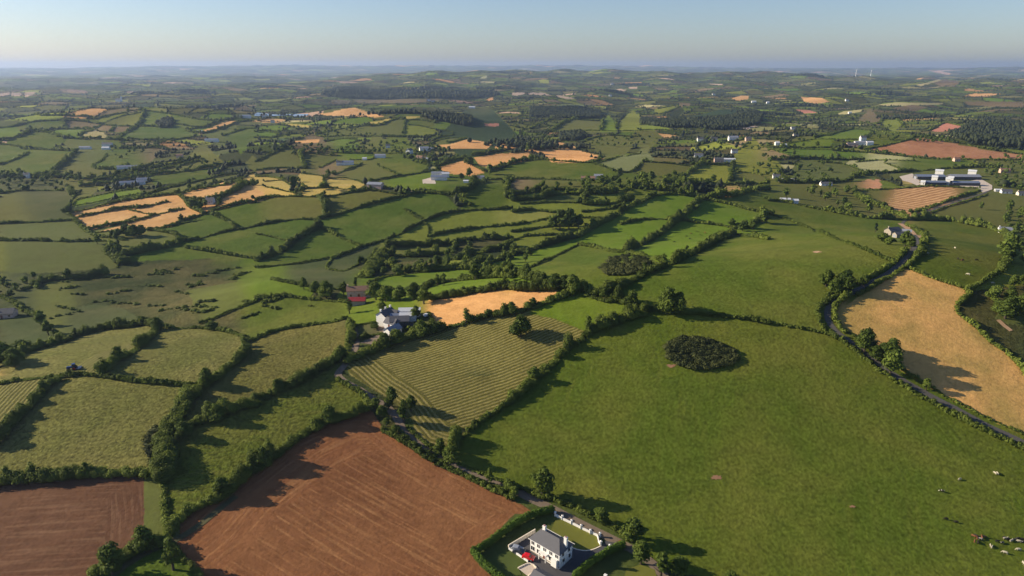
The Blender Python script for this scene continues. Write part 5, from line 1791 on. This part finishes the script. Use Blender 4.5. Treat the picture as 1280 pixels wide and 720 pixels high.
# --- tractor ---
def tractor(x,y,rz):
    p=P1(x,y); root=empty('tractor',(p.x,p.y,p.z),rz); tag(root,'dark blue tractor with a mower working at the foot of the mown strip','tractor')
    b=MB(); b.box(-.2,2.1,-.42,.42,.95,1.75); b.box(1.9,2.3,-.35,.35,.8,1.5); b.build('bonnet',MAT['bluepaint'],root)
    b=MB(); b.box(-1.3,-.1,-.75,.75,.9,1.5); b.build('chassis',MAT['greypaint'],root)
    b=MB(); b.box(-1.35,-.05,-.8,.8,2.72,2.85)
    for a in(-1.3,-.15):
        for s in(-1,1): b.box(a-.05,a+.05,s*.74-.05,s*.74+.05,1.5,2.72)
    b.build('cab_frame',MAT['bluepaint'],root)
    b=MB(); b.box(-1.24,-.21,-.7,.7,1.52,2.7); b.build('cab_glass',MAT['glass'],root)
    for a,rr,w_ in ((-1.0,.85,.55),(1.6,.55,.4)):
        for s in(-1,1):
            t=MB(); t.tube((a,s*.72,rr),(a,s*(.72+w_),rr),rr,rr,16); wl=t.build('wheel',MAT['rubber'],root)
            t=MB(); t.tube((a,s*(.722+w_),rr),(a,s*(.74+w_),rr),rr*.5,rr*.5,12); t.build('rim',MAT['redpaint'],wl)
    b=MB(); b.tube((1.3,.3,1.75),(1.3,.3,2.7),.05,.05,6); b.build('exhaust',MAT['rubber'],root)
    b=MB(); b.box(-3.6,-1.5,-1.6,1.6,.35,.75); b.box(-1.6,-1.3,-.1,.1,.5,.8); b.build('mower',MAT['greypaint'],root)
tractor(91,462,R(200))
# --- farm cluster by the hay field (metres of width chosen from its size in the picture) ---
r1=R(8)
house('red_roofed_shed','long low shed with bright red roof among the trees','shed',447,380.5,R(3),9,4.8,2.1,1.4,'stone','redroof','gable',0,0,shed=True)
house('ruined_house','pinkish roofless-looking stone house behind the red-roofed shed','house',449,371.5,R(10),13,6.5,4.2,1.8,'pink','brownroof','gable',3,1)
house('farmhouse','grey-roofed white farmhouse with gable end beside the gravel yard','house',483,403.5,R(62),8.5,5.5,4.4,2.0,'white','slate','gable',3,2,2)
house('farmhouse_wing','dark slate back wing right of the grey farmhouse','wing',489.5,401,R(-15),7,5,3.4,1.9,'white','slate','gable',2,1,1)
house('outhouse','light-roofed small outhouse at the front of the farmyard','outhouse',491.3,418.5,R(55),7.5,4.8,2.4,1.7,'white','greyroof','gable',2,0,1)
house('outhouse','small white-gabled outhouse between farmhouse and light roof','outhouse',490.5,410,R(-30),6,5,2.8,1.8,'white','slate','gable',1,0,1)
house('dark_barn','dark barn at the centre of the farmyard','barn',500,408,R(5),9,5.5,2.8,1.8,'darkwall','slate','gable',0,0,shed=True)
house('lean_to_shed','blue-grey roofed shed between farmhouse and white sheds','shed',500,402.5,R(3),9,3.6,2.7,1.0,'white','blueroof','gable',0,0,shed=True)
house('cream_store','small cream store left of the long white sheds','store',498.3,398,R(3),5,3.4,2.4,.8,'cream','lightroof','gable',0,0,shed=True)
house('white_shed','rear long white shed with pale roof beside the orange field','shed',512.5,396,R(3),10.5,4.2,2.8,1.0,'white','lightroof','gable',0,0,shed=True)
house('white_shed','front long white shed with pale roof beside the orange field','shed',510.7,401,R(3),8,4,2.6,1.0,'white','lightroof','gable',0,0,shed=True)
def cart(x,y,rz_,mt,label):
    p=P1(x,y); root=empty('farm_trailer',(p.x,p.y,p.z+.1),rz_); tag(root,label,'trailer')
    b=MB(); b.box(-2,2,-1,1,.75,.95); b.box(-2,2,-1,-.93,.953,1.6); b.box(-2,2,.93,1,.953,1.6); b.box(-2,-1.93,-.93,.93,.953,1.6); b.box(1.93,2,-.93,.93,.953,1.6); b.build('body',MAT[mt],root)
    b=MB(); b.box(2,3.4,-.07,.07,.6,.72); b.build('drawbar',MAT['steel'],root)
    for s in(-1,1): t=MB(); t.tube((-.4,s*.8,.4),(-.4,s*1.08,.4),.4,.4,12); t.build('wheel',MAT['rubber'],root)
cart(514,420.5,R(20),'orangepaint','orange trailer by the hedge of the striped hay field'); cart(510.5,421.5,R(60),'whitepaint','white trailer by the hedge of the striped hay field')
car(534,395.5,R(40),'whitepaint','small white car at the top corner of the orange field','parked_car')
house('cottage','pinkish cottage with dark roof at the left picture edge','cottage',6,396,R(12),13,7,3,2.4,'pink','slate','gable',3,1)
# --- middle distance buildings: name,label,category,x,y,angle,L,W,h,rh,wall,roof,kind ---
BL=[
('long_barn','long barn with pinkish wall and grey roof beside the yellow fields','barn',469.5,235,-14,19,10,4.5,2,'pink','greyroof','s'),
('farm_shed','long white shed with blue-grey roof above the dark olive field','shed',433,206,6,27,9,4.5,2.2,'white','blueroof','s'),
('farmhouse','white farmhouse at the left end of the blue-grey shed','house',424.5,206.5,6,10,7,5,2.5,'white','slate','h'),
('farm_shed','dark shed with pale front above the bright farm strip','shed',475.5,197,2,20,9,4,2,'white','greyroof','s'),
('farm_shed','small pale shed under trees left of the oval field','shed',456,200,4,8,6,3,1.5,'white','lightroof','s'),
('farmhouse','white gabled house left in the farm group above the oval field','house',512,192,70,15,9,6,3,'white','slate','h'),
('farm_shed','big grey shed with white gable above the oval field','shed',530,188.5,15,19,13,5,3,'white','greyroof','s'),
('farm_shed','grey shed right of the white gable above the oval field','shed',539,188,8,12,9,4,2,'white','greyroof','s'),
('cottage','small pink cottage near the rim of the oval field','cottage',525,199,-25,13,8,4,2.4,'pink','brownroof','h'),
('outhouse','white outhouse right of the small pink cottage','outhouse',534,200,0,4,4,3,1,'white','lightroof','s'),
('cottage','tiny white cottage in the tree belt left of the farm group','cottage',485,185,5,9,7,5,2.5,'white','slate','h'),
('white_farm_shed','front shed of the white farm with blue-grey roof','shed',549,225,4,26,9,5,2.2,'white','blueroof','s'),
('white_farm_shed','rear left shed of the white farm with grey roof','shed',547,220.5,4,20,9,5,2.4,'white','greyroof','s'),
('white_farm_shed','rear right shed of the white farm with pale roof','shed',557,221.5,8,12,9,5.5,2.2,'white','lightroof','s'),
('farmhouse','white farmhouse at the right of the white farm','house',595.5,226.5,5,12,8,6,2.6,'white','slate','h'),
('outhouse','low white outhouse left of the white farmhouse','outhouse',584.5,228.5,-6,13,5,3,1.2,'white','lightroof','s'),
('farm_shed','grey shed behind the white farmhouse','shed',601,224,5,11,6,4,1.6,'white','greyroof','s'),
('brown_bungalow','long brown-roofed bungalow below the broad crest field','bungalow',735,225,-8,22,9,3,2.4,'pink','brownroof','h'),
('farm_shed','grey shed beside the brown-roofed bungalow','shed',748,223.5,-8,14,9,4.5,2.4,'white','greyroof','s'),
('cottage','white cottage left of the yellow-green square','cottage',873,197,-12,16,9,4.5,2.6,'white','slate','h'),
('farm_shed','long white shed above the yellow-green square','shed',910,202.5,-6,24,8,4,1.6,'white','lightroof','s'),
('farmhouse','pinkish farmhouse left of the long white shed','house',898,203,-6,16,8,5,2.5,'pink','slate','h'),
('cottage','white cottage behind the long white shed','cottage',917.5,191.5,0,12,8,5,2.6,'white','slate','h'),
('house','white house left in the far hamlet among trees','house',875,176.5,0,14,9,5,3,'white','slate','h'),
('house','cream house in the middle of the far hamlet','house',892,176.5,0,15,9,5,3,'cream','slate','h'),
('house','grey house at the right of the far hamlet','house',916,175.5,0,22,11,6,3,'white','greyroof','h'),
('house','low house beyond the right of the far hamlet','house',935,176,0,13,9,5,3,'pink','slate','h'),
('farm_shed','long low white shed beside the road trees','shed',982,227.5,-3,23,7,3.5,1.4,'white','lightroof','s'),
('cottage','small white cottage left of the long low shed','cottage',970,223,-10,11,7,4,2.2,'white','slate','h'),
('bungalow','row-like white bungalow between the trees','bungalow',1032,232,-2,17,8,3.2,2,'white','slate','h'),
('farm_shed','pale grey shed at the edge of the long top pasture','shed',981,252.5,-8,12,6,3,1.3,'white','lightroof','s'),
('farm_shed','white round-topped shed at the edge of the long top pasture','shed',993.5,254,-8,7,5.5,3.2,1.6,'white','lightroof','s'),
('cottage','tiny white cottage among dark trees above the far pastures','cottage',991,162,0,13,9,5,3,'white','slate','h'),
('cottage','cream cottage below the dark trees left of the bright fields','cottage',994,171,0,11,8,4,2.5,'cream','slate','h'),
('farm_shed','small white shed left of the bright wedge field','shed',971,181.5,0,9,8,5,2,'white','lightroof','s'),
('farm_shed','low white shed above the brown stubble square','shed',980,183,0,14,7,3.5,1.4,'white','lightroof','s'),
('farmhouse','pinkish-white long farmhouse of the hill farm','house',1065,183,-14,22,9,4.5,2.4,'pink','slate','h'),
('farmhouse','tall white house at the back of the hill farm','house',1078,176,0,12,9,6.5,3,'white','slate','h'),
('farm_shed','grey shed in the middle of the hill farm','shed',1075,181,-8,24,10,4.5,2,'white','greyroof','s'),
('farm_shed','pale-roofed shed at the right of the hill farm','shed',1086,181,5,15,9,4.5,2,'white','lightroof','s'),
('house','pinkish house by the wood right of the big sheds','house',1255,216,-10,15,8,4.5,2.6,'pink','brownroof','h'),
('bungalow','white bungalow on the right of the road junction','bungalow',1257,241.5,-10,14,7,3.2,2.2,'white','slate','h'),
('outhouse','low white building left of the junction bungalow','outhouse',1249,239.5,-14,13,5,2.6,1,'white','lightroof','s'),
('cottage','cream cottage touching the right edge by the road','cottage',1276,244,-5,11,7,3.4,2.2,'cream','slate','h'),
('cottage','small cottage behind the big sheds beside dark bushes','cottage',1195,201.5,0,11,8,4,2.5,'pink','brownroof','h'),
('farmhouse','dark-roofed farmhouse in the trees at the road bend','house',1115,293.5,20,10,6,3.0,2.1,'stone','slate','h'),
('farm_shed','dark shed right of the road bend farmhouse','shed',1123,297,10,7,4.5,2.4,1.5,'stone','slate','s'),
('outhouse','pale low outhouse on the road side of the bend farmhouse','outhouse',1132.5,293,-30,6,4,2.5,1.2,'stone','greyroof','s'),
('cottage','grey-roofed cottage half hidden at the edge of the right wood','cottage',1256,291,-18,12,7,3.4,2.4,'white','greyroof','h'),
('farmhouse','white farmhouse between the far left hill fields','house',135,183.5,0,22,9,6,3,'white','slate','h'),
('farm_shed','grey shed left of the far left farmhouse','shed',107,186.5,0,24,10,4,2,'white','greyroof','s'),
('farm_shed','white shed in front of the far left farmhouse','shed',133,187,0,16,8,4,2,'white','lightroof','s'),
('house','small white house at the far left below broad green fields','house',34.5,222.5,5,9,7,6,2.6,'white','slate','h'),
('farm_shed','upper grey roof of the scattered strip farm','shed',160,211,18,34,9,4,2,'white','greyroof','s'),
('farm_shed','lower bluish roof of the strip farm row','shed',166,231,18,36,9,4,2,'white','blueroof','s'),
('farm_shed','second bluish roof right of the strip farm row','shed',180,227,18,20,9,4,2,'white','blueroof','s'),
('cottage','white cottage inside the grove between orange fields','cottage',263.5,254.5,0,9,7,4,2.4,'white','slate','h'),
('farm_shed','far bluish sheds below the great hill field','shed',265,177,4,32,11,4,2,'white','blueroof','s'),
('farm_shed','pale shed at the left end of the far tan strip','shed',249,166,12,18,9,4,2,'white','lightroof','s'),
('farm_shed','bluish shed beyond the right of the far tan strip','shed',307,147,0,34,12,4,2,'white','blueroof','s'),
('farm_shed','small pale shed near the far bright strip','shed',225,197,10,12,8,4,2,'pink','brownroof','s'),
('house','tiny white house left of the thin lake','house',329,147,0,13,9,5,3,'white','slate','h'),
('house','tiny white house below the thin lake','house',341,153.5,0,10,8,5,3,'white','slate','h'),
('house','white house at the foot of the dark far wood','house',536,126.5,0,20,11,6,4,'white','slate','h'),
('house','white house right of the one below the dark far wood','house',541.5,128,0,18,11,6,4,'white','slate','h'),
('house','pale long house far beyond the dark wood hill','house',590,135.5,0,30,12,5,3,'white','lightroof','h'),
('house','tiny white house below the centre ridge','house',765,106,0,26,16,10,5,'white','slate','h'),
('house','tiny white house below the peach-coloured ridge fields','house',763,120.5,0,20,12,7,4,'white','slate','h'),
('house','tiny white house above the long plantation wood','house',892,119,0,20,12,7,4,'white','slate','h'),
('farm_shed','white shed left of the pair above the plantation','shed',942,128.5,0,24,12,6,4,'white','lightroof','s'),
('farm_shed','white shed right of the pair above the plantation','shed',959.5,129.5,0,14,10,6,4,'white','lightroof','s'),
('house','white house in the trees right of the far tan field','house',1058.5,126.5,0,18,12,6,4,'white','slate','h'),
('farm_shed','low pale shed in the earthworks quarry field','shed',1062,142,0,12,9,4,2,'white','lightroof','s'),
]
for nm,lb,ct,x,y,a,L,W,h_,rh_,wl,rf,kk in BL:
    k_=.84 if y<260 else .95
    house(nm,lb,ct,x,y,R(a),L*k_,W*k_,h_*.9,rh_*.9,wl,rf,'gable',3 if kk=='h' and y>190 else (2 if kk=='h' else 0),1 if kk=='h' else 0,1,kk=='h' or y>215,shed=(kk=='s'))
# the big works sheds
def works(x,y,L,W,h,rh,a,label,roof='blueroof'):
    L*=.86; W*=.62; h*=.7
    house('works_shed',label,'shed',x,y,R(a),L,W,h,rh,'greyroof' if 0 else 'darkwall',roof,'gable',0,0,shed=True)
works(1161,224,44,20,6,2.2,-3,'left rear big grey-roofed works shed with dark wall','blueroof')
works(1204,224,46,22,6,2.4,-3,'right rear big grey-roofed works shed','greyroof')
works(1166,231,34,13,5,1.8,-3,'left front works shed with grey-blue roof','blueroof')
works(1205,231.5,40,16,5,1.8,-3,'right front works shed with grey-blue roof','blueroof')
for (x,y,L,W,h_,lb) in [(1173,221,10,7,8.5,'white tall gabled building between the rear works sheds'),(1183.5,231,5,5,8,'white tower between the front works sheds'),(1187.5,229,6,6,7.5,'white block right of the tower at the works'),(1214,220.5,10,6,7.5,'white gabled building at the right rear of the works'),(1167.5,226.5,7,5,6,'small white block at the middle of the left works sheds'),(1153,231,5,4,4,'white cabin at the left end of the works')]:
    house('works_building',lb,'building',x,y,R(-35),L,W,h_,1.8,'white','lightroof','gable',1,0,1,False)
# white vans
def van(x,y,a,label,L=5.6): car(x,y,a,'whitepaint',label,'parked_van',L,2.0,2.3)
van(1266.5,290,R(10),'white van parked right of the grey-roofed cottage'); 
# church with a pale tower
p=P1(149,127); ch=empty('church',tuple(p)); tag(ch,'distant white church with a pointed tower on the left plain','church')
b=MB(); b.box(-14,10,-6,6,-1,9); b.build('wall',MAT['white'],ch)
b=MB(); roof_gable(b,24,12,9,6); o_=b.build('roof',MAT['slate'],ch); o_.location=(-2,0,0)
b=MB(); b.box(10.01,16,-3,3,-1,17); b.add([(10.01,-3,17),(16,-3,17),(16,3,17),(10.01,3,17),(13,0,28)],[(0,1,4),(1,2,4),(2,3,4),(3,0,4)]); b.build('tower',MAT['white'],ch)
# wind turbines and masts on the ridge
def on_ridge(x,rng):
    th=math.atan((x-640)/F/ (cp))  # bearing of that picture column at the horizon
    best=max(((float(H(r*math.sin(th),r*math.cos(th)))-CAMZ)/r,r) for r in range(rng[0],rng[1],60)); r=best[1]
    X,Y=r*math.sin(th),r*math.cos(th); return Vector((X,Y,float(H(X,Y))))
for x,lb,rot in ((1030,'left of two white wind turbines on the far right ridge',.4),(1047,'right of two white wind turbines on the far right ridge',1.2)):
    p=on_ridge(x,(7000,11000)); t=empty('wind_turbine',tuple(p)); tag(t,lb,'wind turbine')
    b=MB(); b.tube((0,0,-2),(0,0,55),2.6,1.6,10); b.build('tower',MAT['whitepaint'],t)
    b=MB(); b.box(-1.6,1.6,-3,3,54.5,58); b.build('nacelle',MAT['whitepaint'],t)
    for k in range(3):
        a=rot+k*2*math.pi/3; b=MB(); b.tube((0,-3.5,56.3),(math.sin(a)*24,-3.5,56.3+math.cos(a)*24),1.3,.4,6); b.build('blade',MAT['whitepaint'],t)
for x,lb,hm in ((815,'thin tall radio mast on the centre ridge',55),(777,'fainter short radio mast left of the tall one on the ridge',40)):
    p=on_ridge(x,(6500,10500)); t=empty('radio_mast',tuple(p)); tag(t,lb,'mast')
    b=MB(); b.tube((0,0,-1),(0,0,hm),1.4,.8,6); b.build('lattice',MAT['steel'],t)
    b=MB(); b.box(-2.5,2.5,-1,1,hm*.8,hm*.8+3); b.build('antenna',MAT['whitepaint'],t)
# ======================= cattle =======================
def cow_mesh(graze):
    me=bpy.data.meshes.new('cow'); 
    V=[(0,0,1.05),(.75,0,1.08),(1.05,0,1.12),(-.75,0,1.08),(-.95,0,1.12)]
    E=[(0,1),(1,2),(0,3),(3,4)]; Rr=[.40,.36,.25,.37,.22]
    def add(v,par,r): V.append(v); E.append((par,len(V)-1)); Rr.append(r); return len(V)-1
    if graze: n=add((1.38,0,.78),2,.17); hd=add((1.58,0,.38),n,.16); add((1.72,0,.14),hd,.10)
    else: n=add((1.38,0,1.42),2,.18); hd=add((1.62,0,1.55),n,.17); add((1.92,0,1.40),hd,.11)
    for a,par in ((.72,1),(-.72,3)):
        for s in (-1,1):
            k=add((a,s*.24,.72),par,.17); m=add((a+(-.04 if a>0 else -.10),s*.25,.40),k,.10); add((a,s*.25,.03),m,.075)
    t=add((-1.10,0,.98),4,.05); add((-1.13,0,.45),t,.04)
    e1=add((V[hd][0]-.05,.22,V[hd][2]+.10),hd,.05); e2=add((V[hd][0]-.05,-.22,V[hd][2]+.10),hd,.05)
    me.from_pydata(V,E,[]); o=bpy.data.objects.new('cow_tmp',me); COLL.objects.link(o)
    sk=o.modifiers.new('s','SKIN'); 
    for i,sv in enumerate(me.skin_vertices[0].data): sv.radius=(Rr[i],Rr[i]*(1.15 if i<5 else 1)); sv.use_root=(i==0)
    su=o.modifiers.new('u','SUBSURF'); su.levels=1; su.render_levels=1
    dg=bpy.context.evaluated_depsgraph_get(); out=bpy.data.meshes.new_from_object(o.evaluated_get(dg)); bpy.data.objects.remove(o); out.name='cow'
    out.polygons.foreach_set('use_smooth',[True]*len(out.polygons)); return out
CM={}
for gz in (0,1):
    base=cow_mesh(gz)
    for mt in ('cowblack','piebald','cowbrown','cowwhite'):
        m_=base.copy(); m_.materials.clear(); m_.materials.append(MAT[mt]); CM[(gz,mt)]=m_
COW=dict(cowblack='black',piebald='black-and-white',cowbrown='red-brown',cowwhite='cream')
def cow(x,y,mt,label,sc=1.0,rz_=None,gz=1,group='cattle grazing in the pastures'):
    sc*=0.57
    p=P1(x,y); o=link('cow',CM[(gz,mt)],loc=(p.x,p.y,p.z+.02)); o.rotation_euler=(0,0,_tr.uniform(0,6.28) if rz_ is None else rz_); o.scale=(sc,)*3
    tag(o,label,'cow',group)
cow(1177.5,615,'piebald','lone black-and-white cow above the herd, left of the other stragglers',1.1,R(150))
cow(1199,600,'cowwhite','pale cow standing between the lone piebald cow and the upper pair',1,R(20))
cow(1243.5,592.5,'cowwhite','left cow of the pale pair highest in the big pasture',1,R(100)); cow(1246.5,592.8,'cowwhite','right cow of the pale pair highest in the big pasture',1,R(80))
cow(1182.5,649.5,'cowblack','black cow just above the herd, left of its black companion',1,R(170)); cow(1195,653.5,'cowblack','second black cow above the herd, nearer the herd',1,R(160))
for i,(x,y,mt) in enumerate([(1216,671,'cowbrown'),(1219.5,670.5,'cowblack'),(1221,674,'cowbrown'),(1224.5,674.6,'cowwhite'),(1227,673,'cowbrown'),(1218,677,'cowbrown'),(1222,679,'cowblack'),(1230,672,'cowblack')]):
    o1=('leftmost','second','third','fourth','fifth','sixth','seventh','rightmost'); s_=sorted(range(8),key=lambda k:[1216,1219.5,1221,1224.5,1227,1218,1222,1230][k]).index(i)
    cow(x,y,mt,f'{COW[mt]} cow, {o1[s_]} from left in the tight cluster',1,gz=i%2)
row=[(1246,677.7,'cowblack'),(1252,679.6,'piebald'),(1254,673,'cowblack'),(1255.5,674,'cowwhite'),(1259,675,'cowblack'),(1263.5,677,'cowwhite'),(1267,675.8,'piebald'),(1271,674.4,'cowblack'),(1273.5,677.6,'cowwhite'),(1277,675,'cowblack'),(1278.5,678.5,'piebald')]
o2=['first','second','third','fourth','fifth','sixth','seventh','eighth','ninth','tenth','eleventh']
for i,(x,y,mt) in enumerate(row): cow(x,y,mt,f'{COW[mt]} cow, {o2[i]} from left in the line right of the cluster',1,R(_tr.choice([0,20,160,180])),i%3>0)
cow(1237.5,682.5,'cowwhite','upper of two pale cows just right below the cluster',.9); cow(1239.7,684.2,'cowwhite','lower of two pale cows just right below the cluster',.9)
cow(1256,692,'cowwhite','big cream cow standing alone below the line of cattle',1.15,R(150)); cow(1273,688,'cowwhite','cream cow below the right end of the line',1.1); cow(1278.5,705,'cowwhite','cream cow at the bottom right corner',1.1)
for x,y,mt,lb in [(1193.5,311,'cowwhite','cream cow farthest up in the field by the road bend'),(1210,344,'cowwhite','large cream cow in the middle of the field by the road bend'),(1230.6,350,'cowwhite','cream cow near the lower corner of the field by the road bend'),(1240,355,'cowwhite','small cream cow at the hedge of the right-hand scrub'),(1197,324.5,'cowblack','dark cow left of the group by the road bend'),(1203,326,'cowbrown','brown cow between the two dark ones by the road bend'),(1220,326,'cowblack','dark cow right of the group by the road bend'),(1158,317.5,'cowwhite','pale cow near the road junction gate')]:
    cow(x,y,mt,lb,1.25)
cow(386,383,'cowblack','left black cow on the round green field',1.1,R(90)); cow(389.5,383,'cowblack','right black cow on the round green field',1.1,R(60))
for i,(x,y) in enumerate([(829,300.5),(843,303),(858,296),(864,292.5),(871,290),(875,294),(881,291.5),(886,296),(862,299)]): cow(x,y,'cowblack' if i%3 else 'cowbrown',f'{"dark" if i%3 else "brown"} cow, {["leftmost","second","third","fifth","sixth","seventh","eighth","rightmost","fourth"][i]} from left, lower right green square',1.3)
# ======================= names for every hedge and tree =======================
def unique(items,limit=16):
    """items: list of (object, base label, x, y); neighbours that share a label are told apart by order"""
    by={}
    for it in items: by.setdefault(it[1],[]).append(it)
    ordn=['first','second','third','fourth','fifth','sixth','seventh','eighth','ninth','tenth','eleventh','twelfth','thirteenth','fourteenth','fifteenth','sixteenth','seventeenth','eighteenth','nineteenth','twentieth']
    for lb,l in by.items():
        if len(l)==1: l[0][0]['label']=lb; continue
        l.sort(key=lambda t:t[2])
        for k,t in enumerate(l):
            o_='leftmost' if k==0 else 'rightmost' if k==len(l)-1 else (ordn[k] if k<20 else f'{k+1}th')+' from left'
            if len(l)==2: o_='left' if k==0 else 'right'
            t[0]['label']=(lb+', '+o_)
its=[]
for o,k,f1,f2,mx,my,L,pts in HEDGES:
    adj={'T':'tall','H':'dark','L':'low','D':'dense'}[k]
    if f1 and f2 and f1!=f2: a,b_=sorted((f1,f2)); lb=f'{adj} hedge between {a} and {b_}'
    elif f1 or f2: lb=f'{adj} hedge in or beside the {f1 or f2}'
    else: lb=f'{adj} hedge on unfarmed scrub ground'
    its.append((o,lb,mx,my))
unique(its)
hl={o.name:o.get('label') for o,*_ in HEDGES}
its=[]
for r_,hi,u,v,k in HT:
    o,kk,f1,f2,mx,my,L,pts=HEDGES[hi]
    f=[q for q in (f1,f2) if q]; f=list(dict.fromkeys(f)); kd_={'bush':'bushy','tall':'slender','broad':'leafy','round':'rounded'}[k]
    lb=f'{kd_} tree on hedge of '+(' and '.join(sorted(f)) if f else 'the scrub')
    its.append((r_,lb,u,v))
for r_,nm,p_,k in WT:
    u,v,_=proj(np.array([[*p_]])); its.append((r_,{'bush':'bushy','tall':'slender','broad':'leafy','round':'rounded'}[k]+' tree in the '+nm,float(u[0]),float(v[0])))
unique(its)
for o in COLL.objects:
    l=o.get('label')
    if l and len(l.replace(',',' ').split())>16:
        o['label']=' '.join(l.split()[:16])
# ======================= the air =======================
b=MB(); b.box(-30600,30600,-6800,30600,-150,300)
hz=b.build('haze',None) if 0 else None
me=bpy.data.meshes.new('haze'); me.from_pydata(b.v,[],b.f); me.update()
m=bpy.data.materials.new('haze_air'); m.use_nodes=True; n=m.node_tree; n.nodes.clear(); oo=n.nodes.new('ShaderNodeOutputMaterial'); pv=n.nodes.new('ShaderNodeVolumePrincipled')
pv.inputs['Color'].default_value=(0.42,0.55,0.84,1); pv.inputs['Density'].default_value=HAZE_DENSITY; pv.inputs['Anisotropy'].default_value=0.3
n.links.new(pv.outputs[0],oo.inputs['Volume']); me.materials.append(m); me.materials[0].cycles.homogeneous_volume=True if hasattr(m.cycles,'homogeneous_volume') else None
hz=link('haze',me); tag(hz,'pale blue summer haze over the far country','haze',kind='stuff')
print('done',round(time.time()-T0,1))
